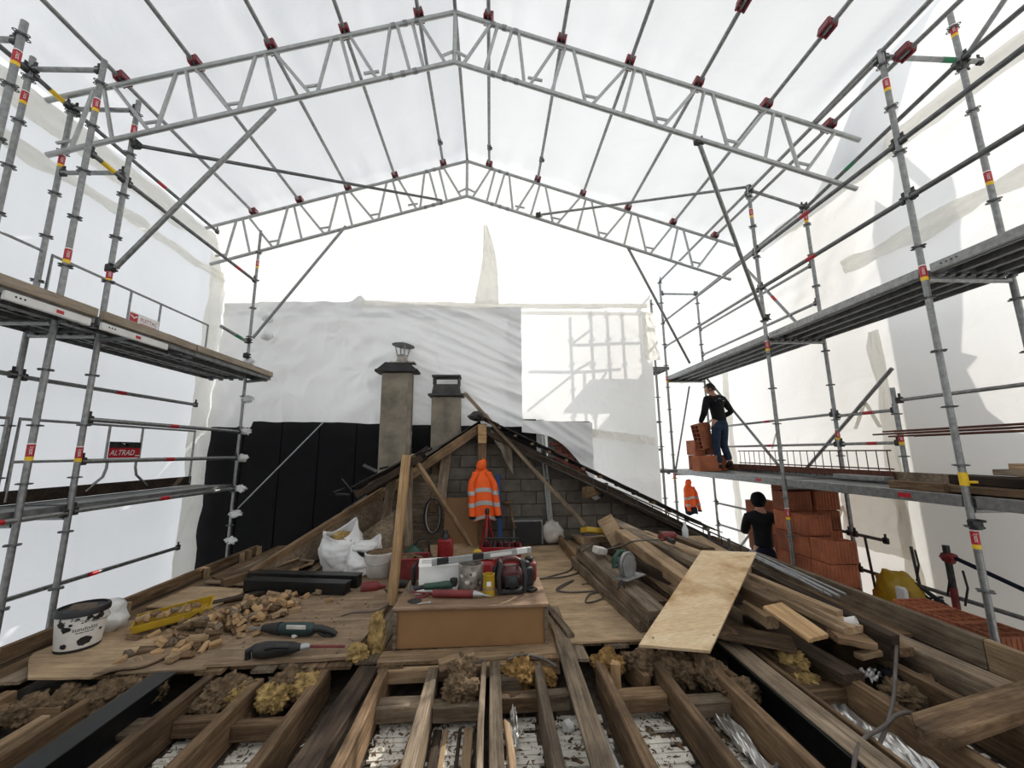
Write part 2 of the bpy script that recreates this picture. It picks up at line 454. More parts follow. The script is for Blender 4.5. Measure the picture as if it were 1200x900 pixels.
# ================================================================ SETTING
RX, RZ, SL = -0.43, 6.80, 0.322           # roof ridge and slope of the top chords
XL, XR, YB = -5.0, 5.2, 7.36              # sheeted walls
def roof_z(x): return RZ - SL * abs(x - RX)
def sheet_z(x, y):
    """roof film lies on the couplers; over the right-hand poles it is pulled up"""
    z = roof_z(min(x, 3.9)) + 0.17
    if x > 3.9:
        k = 0.75 * (1 - smooth01((y - 3.5) / 1.1)) - SL * smooth01((y - 3.5) / 1.1)
        z += (x - 3.9) * k
    return z

def ceil_fn(x0, x1, y0, y1, sd):
    def f(u, v):
        x = x0 + (x1 - x0) * u; y = y0 + (y1 - y0) * v
        z = sheet_z(x, y)
        sag = 0.5 + 0.5 * math.cos((abs(x - RX) / 0.85) * 2 * math.pi)
        z += 0.03 * sag * 0.6 + 0.018 * fbm((x * .9 + sd, y * .45, 1.3), 3)
        n = 0
        for yt in (4.1, 6.65):            # gathers close to the trusses
            d = abs(y - yt)
            n += math.exp(-(d / .55) ** 2) * noise.noise(V((x * 5.5, y * .8, sd)))
        return V((x, y, z + 0.045 * n))
    return f
mb = MB()
mb.grid(60, 110, ceil_fn(XL, RX, -3.0, 6.82, 2.0))
mb.grid(70, 110, ceil_fn(RX, XR, -3.0, 6.82, 5.0))
ceiling = struct(mb.build('ceiling', M['sheet_roof'], smooth=True))

def wall_left_fn(u, v):
    y = -3 + (YB + 3) * u; z = -3 + (5.62 + 3) * v
    if y > 6.6: pass
    x = XL - 0.03 + 0.03 * fbm((y * .6, z * .35, 4.0), 3)
    x += 0.035 * noise.noise(V((y * 4.0, z * 1.2, 9))) * math.exp(-((z - 4.75) / .45) ** 2)
    x += 0.02 * math.exp(-((y - 5.35) / .03) ** 2) + 0.018 * noise.noise(V((y * 2.6, z * .5, 3)))
    return V((x, y, z))
mb = MB(); mb.grid(150, 100, wall_left_fn)
wall_left = struct(mb.build('wall_left', M['sheet'], smooth=True))
# overlapped eave folds of the side film
def fold_fn(x, y0, y1, z0, z1, amp, sd, sag=0.0):
    def f(u, v):
        y = y0 + (y1 - y0) * u
        z = z0 + (z1 - z0) * v + 0.06 * fbm((y * 1.6, sd, v), 3) - sag * math.sin(math.pi * u)
        return V((x + amp * (0.5 + fbm((y * 1.3, z * 7, sd), 4)), y, z))
    return f
mb = MB(); mb.grid(90, 10, fold_fn(XL + .05, 2.2, 7.2, 5.36, 5.02, .05, 3))
mb.build('seam_strip', M['seam'], wall_left, smooth=True)
mb = MB(); mb.grid(90, 10, fold_fn(XL + .05, 2.2, 7.2, 4.74, 4.58, .05, 8))
mb.build('seam_strip', M['seam'], wall_left, smooth=True)
mb = MB(); mb.grid(8, 60, lambda u, v: V((XL + .06 + .05 * fbm((u * 3, v * 9, 3), 4), 6.85 + .48 * u + .08 * fbm((v * 5, 2, u), 3), -1.0 + 6.0 * v)))
mb.build('seam_strip', M['seam'], wall_left, smooth=True)

def wall_right_fn(u, v):
    y = -3 + 14.3 * u; z = -3 + (9.6 - 1.9 * smooth01((y - 4.6) / 1.2) * .62) * v
    x = XR + 0.03 * fbm((y * .6, z * .35, 14.0), 3)
    x += 0.05 * noise.noise(V((y * 3.0, z * 5.0, 2))) * math.exp(-((z - 4.0) / .35) ** 2)
    x += 0.05 * noise.noise(V((y * 2.0, z * 6.0, 6))) * math.exp(-((z - 5.2) / .3) ** 2)
    return V((x, y, z))
mb = MB(); mb.grid(190, 120, wall_right_fn)
wall_right = struct(mb.build('wall_right', M['sheet_right'], smooth=True))
for (z0, z1, y0, y1, sd) in ((5.45, 5.15, 1.5, 6.4, 4), (4.15, 3.92, 1.5, 5.2, 7), (3.35, 3.2, 5.0, 10.5, 9)):
    mb = MB(); mb.grid(80, 10, fold_fn(XR - .07, y0, y1, z0, z1, .05, sd))
    mb.build('seam_strip', M['seam'], wall_right, smooth=True)
for (y0, y1, z0, z1, sd) in ((4.80, 4.98, -1.5, 3.0, 1), (8.2, 8.42, -1.5, 3.1, 5)):
    mb = MB(); mb.grid(8, 50, lambda u, v: V((XR - .07 + .04 * fbm((u * 3, v * 9, sd), 4), y0 + (y1 - y0) * u + .05 * fbm((v * 5, sd, u), 3), z0 + (z1 - z0) * v)))
    mb.build('seam_strip', M['seam'], wall_right, smooth=True)
mb = MB(); mb.grid(14, 14, lambda u, v: V((XR - .08 + .05 * fbm((u * 4, v * 4, 3.3), 4), 4.82 + .95 * u, .1 + .85 * v + .03 * fbm((u * 5, 1, 1), 2))))
mb.build('loose_flap', M['seam'], wall_right, smooth=True)
for (py, pz, s) in ((5.15, 2.08, .36), (6.95, 1.72, .26), (5.75, .62, .3)):      # folded tape marks shaped like a caret
    mb = MB()
    for sg, k in ((-1, .55), (1, .7)):
        mb.prism([(0, 0), (.055 * s / .36, 0), (.055 * s / .36 + sg * s * k * .8, -s), (sg * s * k * .8, -s)], (XR - .05, py, pz), (0, 1, 0), (0, 0, 1), (-.01, 0, 0))
    mb.build('tape_mark', M['seam'], wall_right, smooth=False)
mb = MB(); mb.grid(30, 60, lambda u, v: V((2.6 + 2.7 * u, 11.3 + .05 * fbm((u * 3, v * 5, 7), 3), -3 + 8.4 * v)))
struct(mb.build('wall_end', M['sheet_warm'], smooth=True))
mb = MB(); mb.grid(40, 30, lambda u, v: V((XL + 10.3 * u, -3, -3 + 9.6 * v)))
struct(mb.build('wall_front', M['sheet'], smooth=True))

# film of the back gable: from the far truss down to the top edge of the tarpaulin
def gable_fn(u, v):
    x = XL + (3.15 - XL) * u; top = sheet_z(x, 6.8)
    z = 4.10 + (top - 4.10) * v; y = 7.44 - 0.62 * v
    y += 0.02 * fbm((x * .8, z * .6, 3), 3) + 0.022 * noise.noise(V((x * 5, z * .8, 1))) * (v ** 3)
    y += 0.03 * noise.noise(V((x * 7 + z * 3, z * 2.2, 5))) * math.exp(-((x + 2.6) / .8) ** 2 - ((z - 5.3) / .5) ** 2)
    y += 0.02 * noise.noise(V((x * 4 - z * 6, z * 3, 8))) * math.exp(-((x - 1.6) / 1.2) ** 2)
    return V((x, y, z))
mb = MB(); mb.grid(120, 60, gable_fn)
wall_gable = struct(mb.build('wall_back_upper', M['sheet_warm'], smooth=True))
mb = MB(); mb.grid(100, 6, lambda u, v: V((-2.4 + 5.5 * u, 7.22 + .03 * fbm((u * 9, v, 2), 3), 4.28 - .10 * v - .04 * math.sin(u * 3) + .02 * fbm((u * 12, 3, v), 3))))
mb.build('seam_strip', M['seam'], wall_gable, smooth=True)
def flap_fn(u, v):
    a = 5.75 - 1.55 * v; w = .03 + .20 * v ** .8
    x = -.10 + .27 * v * .25 + (u - .5) * 2 * w + .05 * math.sin(v * 4)
    return V((x, 7.05 + .10 * v + .05 * fbm((u * 4, v * 6, 11), 4), a))
mb = MB(); mb.grid(12, 30, flap_fn)
mb.build('loose_flap', M['seam'], wall_gable, smooth=True)

# white film beside the tarpaulin, with the outer scaffold behind it
mb = MB(); mb.grid(60, 90, lambda u, v: V((.45 + 2.72 * u, YB + .10 + .025 * fbm((u * 3, v * 4, 21), 3) + .02 * noise.noise(V((u * 3, v * 40, 2))) * math.exp(-((v - .52) / .04) ** 2), -2.2 + 6.4 * v)))
wall_side = struct(mb.build('wall_back_right', M['sheet_warm'], smooth=True))
mb = MB(); mb.grid(50, 6, lambda u, v: V((1.85 + 1.2 * u, YB - .06 + .03 * fbm((u * 9, v, 2), 3), 1.86 - .16 * v - .17 * u + .03 * fbm((u * 6, 3, v), 3))))
mb.build('seam_strip', M['seam'], wall_side, smooth=True)
mb = MB(); mb.grid(12, 20, lambda u, v: V((2.93 + .22 * u + .1 * v * u, YB - .10 + .05 * fbm((u * 4, v * 6, 31), 4), 4.1 - .95 * v)))
mb.build('loose_flap', M['seam'], wall_side, smooth=True)

# black membrane of the house behind
mb = MB(); mb.box((-2.05, YB + .16, -.4), (6.1, .1, 4.9))
wall_back = struct(mb.build('wall_back', M['black_film'], smooth=False))
for k in range(9):
    mb = MB(); mb.cbox((-4.75 + k * .66, YB + .09, -.4), (.645, .03, 4.9), .008)
    mb.build('membrane_strip', M['black_film'], wall_back)
# ground of the yard far below
mb = MB(); mb.box((0, 2, -7.6), (60, 60, .2)); struct(mb.build('ground', M['soil'], smooth=False))

# grey tarpaulin over the back wall
TIES = ((-2.75, 3.62), (-2.3, 2.95), (-3.75, 2.55), (-4.1, 3.35))
def drape_y(x, z):
    d = 0.03 * fbm((x * .7, z * .9, 17), 3)
    if x < -1.0:
        for i, (tx, tz) in enumerate(TIES):
            r = math.hypot(x - tx, z - tz); a = math.atan2(z - tz, x - tx)
            d += 0.065 * noise.noise(V((math.cos(a) * 2.1 + r * .5, math.sin(a) * 2.1, i * 5.1))) * math.exp(-(r / .7) ** 2) * min(1, r / .22)
        d += 0.05 * noise.noise(V(((x + z) * 1.2, (z - x * .6) * 3.4, 6))) + .02 * noise.noise(V(((x - z) * 4.0, (z + x) * 1.6, 2)))
    w = smooth01((x + 2.3) / 1.3)
    s = z + x * .42
    k1 = 1 - 2.4 * abs(noise.noise(V((x * .40, s * 2.6, 3.0)))); k2 = 1 - 2.4 * abs(noise.noise(V((x * .7, s * 5.6, 7.0))))
    d -= w * (0.085 * max(-.3, k1) + .050 * max(-.3, k2))
    if x < 0:
        k3 = 1 - 2.4 * abs(noise.noise(V((x * 1.5 + z * .8, z * 1.7 - x * .5, 13)))); d -= (1 - w) * .06 * max(0, k3)
    d += 0.03 * noise.noise(V((x * 6, z * 3, 1))) * math.exp(-((z - 2.05) / .22) ** 2)
    d += 0.025 * noise.noise(V((x * 3, z * 10, 1))) * math.exp(-((z - 4.05) / .2) ** 2)
    return min(YB + .06, max(7.215, YB - .04 + d))
def drape_fn(u, v):
    x = -4.93 + (0.585 + 4.93) * u
    bot = 2.02 - .12 * smooth01((x + 4) / 4.6) - (.10 if x < -4.2 else 0) * 1 + .02 * fbm((x * 2, 5, 1), 2)
    top = 4.22 + .05 * math.sin(u * 5) + (.12 * math.exp(-((x + 2.45) / .10) ** 2))
    z = bot + (top - bot) * v
    return V((x, drape_y(x, z), z))
tarp = tag(None or bpy.data.objects.new('tarpaulin', None), 'large creased grey tarpaulin hung over the back wall behind the chimneys', 'tarpaulin')
COL.objects.link(tarp); tarp.location = (-2.2, YB - .1, 2.0)
mb = MB(tarp); mb.grid(240, 90, drape_fn); mb.build('main_sheet', M['drape'], tarp, smooth=True)
def corner_fn(u, v):
    x = .57 + 1.30 * u
    top = 2.02 - .05 * u; bot = 1.80 - .14 * u - .82 * max(0, u - .25) ** 2.0 / .56
    z = bot + (top - bot) * v
    return V((x, YB - .08 + .035 * noise.noise(V((x * 2 + z, (z + x * .6) * 7, 4))), z))
mb = MB(tarp); mb.grid(50, 24, corner_fn); mb.build('hanging_corner', M['drape'], tarp, smooth=True)
for (tx, tz) in ((-4.05, 3.9), (-4.02, 3.55)):
    mb = MB(tarp); q = lump(tx * 3, .09, 2, .5, 2); mb.add([p + V((tx, 7.15, tz)) for p in q.v], q.f); mb.build('tie_knot', M['drape'], tarp, smooth=True)

# red brick wall between tarpaulin and sheet
wall_brick = None
mb = MB(); mb.box((1.46, YB + .06, .9), (.8, .04, 2.2)); wall_brick = struct(mb.build('wall_brick', M['mortar'], smooth=False))
bm_ = MB(); bm_.cbox((0, 0, 0), (.212, .05, .058), .004); BR = bm_.mesh('brick', M['brick'], 40)
for r in range(17):
    for c in range(4):
        x = 1.20 + c * .224 + (.112 if r % 2 else 0)
        if x > 1.80: continue
        inst(BR, 'brick', wall_brick, Matrix.Translation((x, YB + .03 + random.uniform(-.004, .004), .76 + r * .0685)))

# ---------------------------------------------------------------- floor: slab, lath, joists
mb = MB(); mb.box((-.05, 2.9, -1.7), (7.1, 8.5, 2.9))
floor = struct(mb.build('floor', M['dust'], smooth=False))
def lath_bay(x0, x1, y0, y1, z=-.235):
    mb = MB(); y = y0
    while y < y1:
        w = random.uniform(.026, .036)
        xa, xb = x0 + random.uniform(0, .05), x1 - random.uniform(0, .05)
        if random.random() < .2: xb = x0 + (x1 - x0) * random.uniform(.4, .9)
        M3 = rotm(0, random.uniform(-1.5, 1.5), random.uniform(-.8, .8))
        mb.box(((xa + xb) / 2, y, z + random.uniform(-.004, .006)), (xb - xa, w, .014), M3)
        y += w + random.uniform(.003, .008)
    return mb
def chips(n, x0, x1, y0, y1, z0, s0, s1, seed, bias=None):
    rg = random.Random(seed); mb = MB()
    for _ in range(n):
        x = rg.uniform(x0, x1); y = rg.uniform(y0, y1); s = rg.uniform(s0, s1) * (0.5 + rg.random())
        a = Euler((rg.uniform(-.4, .4), rg.uniform(-.4, .4), rg.uniform(0, 6.3))).to_matrix()
        k = rg.uniform(.25, .9)
        mb.add([V((x, y, z0)) + a @ V(p) * s for p in ((-1, -k * .6, 0), (1, -k * .3, 0), (.7, k * .6, 0), (-.8, k * .4, 0), (0.1, 0, .45))],
               [(0, 1, 4), (1, 2, 4), (2, 3, 4), (3, 0, 4), (3, 2, 1, 0)])
    return mb
JOISTS = [(-3.05, .075, 'wood_old', 1.3, 3.0), (-2.56, .055, 'wood_light', 1.3, 2.72), (-2.48, .05, 'wood_old', 1.3, 3.1), (-1.90, .06, 'wood_old', 1.2, 3.12), (-1.53, .06, 'wood_old', 1.2, 3.02),
          (-1.14, .062, 'wood_old', 1.2, 3.16), (-.74, .06, 'wood_old', 1.2, 3.2), (-.40, .07, 'wood_grey', 1.2, 3.08), (-.055, .035, 'wood_grey', 1.2, 3.14), (.02, .075, 'wood_grey', 1.2, 3.14),
          (.33, .06, 'wood_grey', 1.2, 3.1), (.76, .065, 'wood_old', 1.2, 3.08), (1.16, .065, 'wood_old', 1.2, 3.18), (1.53, .068, 'wood_old', 1.1, 3.2),
          (1.96, .03, 'wood_old', 1.1, 3.3), (2.34, .07, 'wood_old', 1.1, 3.3), (2.78, .07, 'wood_old', 1.1, 3.4)]
for (x, w, mt, y0, y1) in JOISTS:
    o = board('joist', (x, y0, -.02), (x + random.uniform(-.012, .012), y1, -.02), w, .2, mt, floor, rough=.006)
BAYS = [(-2.45, -2.2), (-1.87, -1.56), (-1.5, -1.17), (-1.10, -.95), (-.70, -.44), (-.36, -.08), (.06, .30), (.37, .72), (.80, 1.12), (1.2, 1.49), (1.99, 2.3), (2.38, 2.74)]
for i, (x0, x1) in enumerate(BAYS):
    dk = i in (8,)
    lb = lath_bay(x0, x1, 1.25, 2.86)
    stuff(lb.build('lath', M['plaster'], floor, smooth=False))
# two loose laths / strips inside bay f-g
for (xa, w, mt) in ((-.275, .03, 'wood_light'), (-.135, .055, 'wood_light'), (-.32, .05, 'wood_dark'), (-.19, .02, 'wood_dark')):
    board('batten', (xa, 1.3, -.20), (xa, 2.75, -.205), w, .02, mt, floor)
# noggings between the joists
for (x0, x1, y, z, w) in ((-3.5, -3.08, 2.62, -.09, .10), (-3.5, -2.62, 2.9, -.06, .08), (-2.45, -1.93, 2.78, -.13, .16), (-1.87, -1.56, 2.78, -.1, .07), (-1.5, -1.17, 2.72, -.1, .07), (-.71, -.44, 2.85, -.1, .12), (-.36, -.08, 2.82, -.1, .10),
                          (.06, .30, 2.86, -.09, .09), (.30, .5, 2.86, -.09, .09), (.06, .2, 2.96, -.04, .08), (.80, 1.12, 2.82, -.09, .12), (1.2, 1.5, 2.75, -.1, .1), (1.99, 2.3, 2.8, -.09, .1), (2.38, 2.75, 2.7, -.1, .1)):
    board('nogging', (x0, y, z), (x1, y + .01, z), w, .09, random.choice(['wood_old', 'wood_grey']), floor)
board('nogging', (.87, 3.02, -.02), (.87, 3.02, -.20), .07, .07, 'wood_new', floor)
board('joist', (1.06, 2.95, -.06), (1.0, 3.28, -.05), .05, .16, 'wood_old', floor)
for (x, y0) in ((1.62, 2.85), (2.1, 2.9)):
    board('joist', (x, y0, -.03), (x - .08, y0 + .45, -.02), .05, .16, 'wood_old', floor)
# rubble and chips lying on the lath
ch = MB()
for i, (x0, x1) in enumerate(BAYS):
    c = chips(170, x0, x1, 1.4, 2.85, -.224, .003, .011, i); ch.add(c.v, c.f)
    c = chips(140, x0, x1, 2.3, 2.9, -.224, .004, .016, 40 + i); ch.add(c.v, c.f)
stuff(ch.build('wood_chips', M['debris'], floor, smooth=False))
ch = MB()
for (x0, x1, n) in ((-1.10, -.93, 160), (.80, 1.12, 110), (1.2, 1.49, 260), (1.62, 1.72, 60), (1.99, 2.3, 180), (2.38, 2.74, 120), (-2.45, -2.2, 90), (.42, .72, 60)):
    c = chips(n, x0, x1, 1.4, 2.9, -.224, .010, .028, n); ch.add(c.v, c.f)
stuff(ch.build('plaster_rubble', M['wool_brown'], floor, smooth=False))
ch = MB()
for (x0, x1, n) in ((-1.10, -.93, 70), (1.2, 1.49, 60), (1.99, 2.3, 70), (-1.87, -1.56, 40), (-.7, -.44, 50)):
    c = chips(n, x0, x1, 1.4, 2.9, -.222, .008, .02, n * 3); ch.add(c.v, c.f)
stuff(ch.build('plaster_flakes', M['plaster'], floor, smooth=False))

# subfloor of old boards under the plywood
x = -3.42
while x < 3.28:
    w = random.uniform(.15, .2)
    y0 = 3.12 + random.uniform(-.04, .05)
    if x > .6: y0 = 3.25 + random.uniform(-.03, .1)
    board('floor_board', (x + w / 2, y0, -.004), (x + w / 2, 6.95, -.004), w - .006, .022, random.choice(['wood_old', 'wood_grey', 'wood_old']), floor)
    x += w

# ---------------------------------------------------------------- parapets
def parapet(name, x, sgn, y0, y1):
    root = struct(bpy.data.objects.new(name, None)); COL.objects.link(root)
    return root
trim_left = parapet('trim_1', -3.45, 1, 1, 6.3)
cut = [1.0, 3.3, 6.5]
for a, b in zip(cut, cut[1:]):
    board('plank', (-3.50, a, .105), (-3.50, b - .006, .105), .045, .115, 'wood_light' if a < 3 else 'wood_old', trim_left)
board('plank', (-3.485, 1.0, -.012), (-3.485, 6.3, -.012), .05, .12, 'wood_dark', trim_left)
board('plank', (-3.42, 1.0, -.14), (-3.40, 6.2, -.12), .09, .06, 'wood_dark', trim_left)
for y in (2.93, 4.25, 5.35, 6.05, 6.2, 6.45):
    board('stud', (-3.435, y, .10 if y > 5 else .085), (-3.435, y, -.14), .085 if y < 5 else .06, .045, 'wood_light', trim_left, roll=180)
trim_right = parapet('trim_2', 3.3, -1, 1, 6)
for a, b, mt, w in ((1.0, 2.78, 'wood_light', .05), (2.785, 6.2, 'wood_grey', .05)):
    board('plank', (3.36, a, .165), (3.36, b, .165), w, .20, mt, trim_right)
board('plank', (3.33, 1.0, -.04), (3.33, 6.0, -.04), .06, .16, 'wood_dark', trim_right)

# ---------------------------------------------------------------- gable wall of concrete blocks and the remaining roof
G0, GS_R, GS_L = V((-.18, 6.86, 1.97)), .50, .50
mb = MB()
mb.prism([(-1.9, -.2), (3.2, -.2), (3.2, .26), (-.18, 1.92), (-1.9, 1.05)], (0, 6.80, 0), (1, 0, 0), (0, 0, 1), (0, .10, 0))
wall_blocks = struct(mb.build('wall_gable', M['mortar'], smooth=False))
bm_ = MB(); bm_.cbox((0, 0, 0), (.49, .05, .192), .006); CB = bm_.mesh('concrete_block', M['block'], 40)
bm_ = MB(); bm_.cbox((0, 0, 0), (.24, .05, .192), .006); CBh = bm_.mesh('concrete_block', M['block'], 40)
for r in range(10):
    for c in range(11):
        x = -1.75 + c * .5 + (.25 if r % 2 else 0); z = .1 + r * .2
        top = 1.90 - .5 * abs(x + .18) * (1.0 if x > 0 else .98)
        if z + .09 < top - .125: inst(CB, 'concrete_block', wall_blocks, Matrix.Translation((x, 6.785 + random.uniform(-.004, .003), z)))
        else:
            for dx in (-.125, .125):
                t2 = 1.90 - .5 * abs(x + dx + .18)
                if z + .09 < t2 - .06: inst(CBh, 'concrete_block', wall_blocks, Matrix.Translation((x + dx, 6.785, z)))

# ================================================================ SCAFFOLDS
def standard(root, x, y, z0, z1, stickers=(), ros=0.5, zr=0.0, r=0.0255, mat='galv', wrap=None):
    mb = MB(root); mb.tube((x, y, z0), (x, y, z1), r, 12)
    st = mb.build('standard', M[mat], root)
    z = zr + math.ceil((z0 - zr + .05) / ros) * ros
    while z < z1 - .04:
        q = MB(root)
        q.lathe([(r, -.008), (r + .016, -.008), (r + .016, .008), (r, .008)], (x, y, z), 12)
        for k in range(4):                                        # four lugs of the ring
            a = k * math.pi / 2 + .785 * 0
            c = V((x + math.cos(a) * (r + .020), y + math.sin(a) * (r + .020), z))
            q.path([c + V((math.cos(t) * .017, math.sin(t) * .017, 0)) for t in [j * math.pi / 4 for j in range(8)]], .0055, 4, closed=True)
        q.build('rosette', M['galv_dark'], st)
        z += ros
    for zs in stickers:
        q = MB(root)
        q.tube((x, y, zs), (x, y, zs + .105), r + .0016, 12, m=0, cap=False)
        q.tube((x, y, zs - .035), (x, y, zs), r + .0016, 12, m=1, cap=False)
        q.tube((x, y, zs + .105), (x, y, zs + .116), r + .0018, 12, m=2, cap=False)
        vs, fs = text_data(wrap or 'plettac', .036)
        ang0 = math.atan2(-y, -x)
        q.add([V((x + (r + .0028) * math.cos(ang0 - p.y / r), y + (r + .0028) * math.sin(ang0 - p.y / r), zs + .052 - p.x * .72)) for p in vs], fs, 2)
        q.build('sticker', [M['sticker_red'], M['sticker_yellow'], M['sticker_white']], st, label='red and yellow sticker')
    return st
def member(root, name, a, b, r=0.0242, heads=True, mat='galv', band=None, bandmat='sticker_red'):
    a, b = V(a), V(b); d = (b - a).normalized()
    mb = MB(root); mb.tube(a + d * .03, b - d * .03, r, 10)
    o = mb.build(name, M[mat], root)
    if heads:
        for p, s in ((a, 1), (b, -1)):
            q = MB(root); c = p + d * s * .045
            M3 = d.to_track_quat('Y', 'Z').to_matrix()
            q.cbox(c, (.042, .065, .075), .008, M3)
            q.cbox(c + V((0, 0, .045)), (.012, .03, .075), .003, M3)
            q.build('wedge_head', M['iron'], o)
    if band is not None:
        q = MB(root); c = a.lerp(b, band)
        q.tube(c - d * .07, c + d * .07, r + .0015, 10, cap=False)
        q.build('sticker', M[bandmat], o)
    return o
def coupler(root, p, parent, s=1.0):
    q = MB(root); p = V(p)
    q.cbox(p, (.085 * s, .07 * s, .085 * s), .014)
    q.tube(p + V((.03, -.05, .03)) * s, p + V((.03, .06, .03)) * s, .012 * s, 6)
    q.tube(p + V((-.05, 0, -.03)) * s, p + V((.075, 0, -.03)) * s, .010 * s, 6)
    return q.build('clamp', M['iron'], parent)
def deck(root, x0, x1, y0, y1, z, n, t=.06, mat='steel_deck', name='deck_plank'):
    w = (x1 - x0) / n
    for i in range(n):
        a, b = x0 + i * w + .006, x0 + (i + 1) * w - .006
        mb = MB(root)
        mb.box(((a + b) / 2, (y0 + y1) / 2, z - .004), (b - a, y1 - y0, .008))
        for xe in (a + .006, b - .006): mb.box((xe, (y0 + y1) / 2, z - t / 2), (.012, y1 - y0, t))
        for xr in (a + (b - a) * .33, a + (b - a) * .66): mb.cbox((xr, (y0 + y1) / 2, z - .018), (.03, y1 - y0, .024), .008)
        yy = y0 + .12
        while yy < y1:                                            # folded cross ribs seen from below
            mb.box(((a + b) / 2, yy, z - .014), (b - a - .02, .022, .014)); yy += .16
        pl = mb.build(name, M[mat], root)
        for ye in (y0 + .03, y1 - .03):
            q = MB(root); q.cbox(((a + b) / 2, ye, z - t / 2), (b - a, .05, t), .006)
            for k in (.25, .75): q.cbox((a + (b - a) * k, ye, z - t - .01), (.05, .06, .03), .006)
            q.build('end_claw', M['galv_dark'], pl)

# ---- left scaffold
SL_ = thing('scaffold', 'galvanised tube scaffold with two decks along the left sheeted wall', 'scaffold', (-4.35, 5, -1.0))
xi, xo = -4.0, -4.7
YA, YBp, YC = 3.73, 4.15, 6.62
standard(SL_, xi, 3.07, -3, 5.14, (4.73, ), zr=.0)
standard(SL_, xi, YA, -3, 5.50, (4.92, 3.28, 1.45), zr=.22)
standard(SL_, xo, YA, -3, 5.50, (4.98, ), zr=.25)
standard(SL_, xi, YBp, -3, 5.43, (5.0, 3.28, 1.43), zr=.25)
standard(SL_, xo, YBp, -3, 5.36, (4.60, ), zr=.25)
standard(SL_, xi, YC, -1.2, 5.30, (4.63, ), zr=.38, r=.022)
standard(SL_, xo, 3.07, -3, 5.05, (), zr=.25)
for (a, b, kw) in (
    ((xo, YA, 5.36), (xi, YA, 5.38), {}), ((xo, YBp, 5.30), (xi, YBp, 5.31), {}), ((xo, YBp, 4.50), (xi, YBp, 4.52), {}),
    ((xo, 3.07, 4.95), (xi, 3.07, 4.95), {}),):
    member(SL_, 'transom', a, b, **kw)
member(SL_, 'ledger', (xo, 2.2, 5.36), (xo, YA, 5.33), mat='galv_dark')
member(SL_, 'ledger', (xo, YA, 5.33), (xo, YBp, 5.30), mat='galv_dark', band=.6, bandmat='sticker_yellow')
member(SL_, 'ledger', (xo, YBp, 5.30), (xo, YC, 5.24), mat='galv_dark', band=.5)
member(SL_, 'ledger', (xi, YA, 4.45), (xi, YBp, 4.42), mat='galv_dark', band=.5, bandmat='sticker_yellow')
member(SL_, 'ledger', (xi, YBp, 4.42), (xi, YC, 4.36), mat='galv_dark', band=.8)
for (x, y0, y1, z) in ((xi, YBp, YC, 1.81), (xi, YBp, YC, 1.40), (xo, 3.07, YBp, 2.25), (xo, YBp, YC, 2.24), (xo, 3.07, YBp, .08), (xo, YBp, YC, .08), (xi, 3.07, YBp, .92), (xi, YBp, YC, .93), (xo, 3.07, YA, 3.56)):
    member(SL_, 'ledger', (x, y0, z), (x, y1, z), band=.45)
for y in (3.07, YA, YBp):
    for z in (.88, 2.66): member(SL_, 'transom', (xo, y, z), (xi, y, z), heads=False)
deck(SL_, xo + .03, xi - .03, 2.0, YBp, .99, 2); deck(SL_, xo + .03, xi - .03, YBp + .02, YC + .05, .99, 2)
deck(SL_, xo + .03, xi - .03, 2.0, YBp, 2.74, 2); deck(SL_, xo + .03, xi - .03, YBp + .02, YC + .1, 2.74, 2)
for (y0, y1, mt) in ((1.5, 3.75, 'galv'), (3.78, 5.0, 'wood_grey'), (5.0, 6.75, 'wood_grey')):
    deck(SL_, xi + .05, -3.66, y0, y1 - .01, 2.74, 1, .075)
    board('toe_board', (-3.65, y0, 2.80), (-3.65, y1 - .02, 2.80), .04, .085, 'plank_tan', SL_).location -= SL_.location
for y0, y1 in ((3.0, 3.72), (3.76, 4.6)):
    mb = MB(SL_); mb.cbox((-3.655, (y0 + y1) / 2, 2.655), (.03, y1 - y0 - .06, .07), .006, m=0)
    for k in range(3): mb.tube((-3.672, y0 + .1 + k * .03, 2.66), (-3.638, y0 + .1 + k * .03, 2.66), .008, 8, m=1)
    mb.box((-3.640, y0 + .42, 2.655), (.002, .06, .03), m=2)
    mb.build('deck_beam', [M['white'], M['black'], M['sticker_red']], SL_, label='white perforated deck beam')
for y in (3.07, YBp, YC):
    member(SL_, 'bracket', (xi, y, 2.62), (-3.62, y, 2.66), heads=False, mat='galv_dark')
# toe plates on the outer edge
for (y0, y1, z) in ((2.0, YBp, 1.0), (YBp, YC, 1.0), (2.0, YBp, 2.76), (YBp, YC, 2.76)):
    mb = MB(SL_); mb.cbox((xo + .04, (y0 + y1) / 2, z + .06), (.03, y1 - y0 - .03, .13), .005); mb.build('toe_plate', M['wood_dark'] if z < 2 else M['wood_light'], SL_)
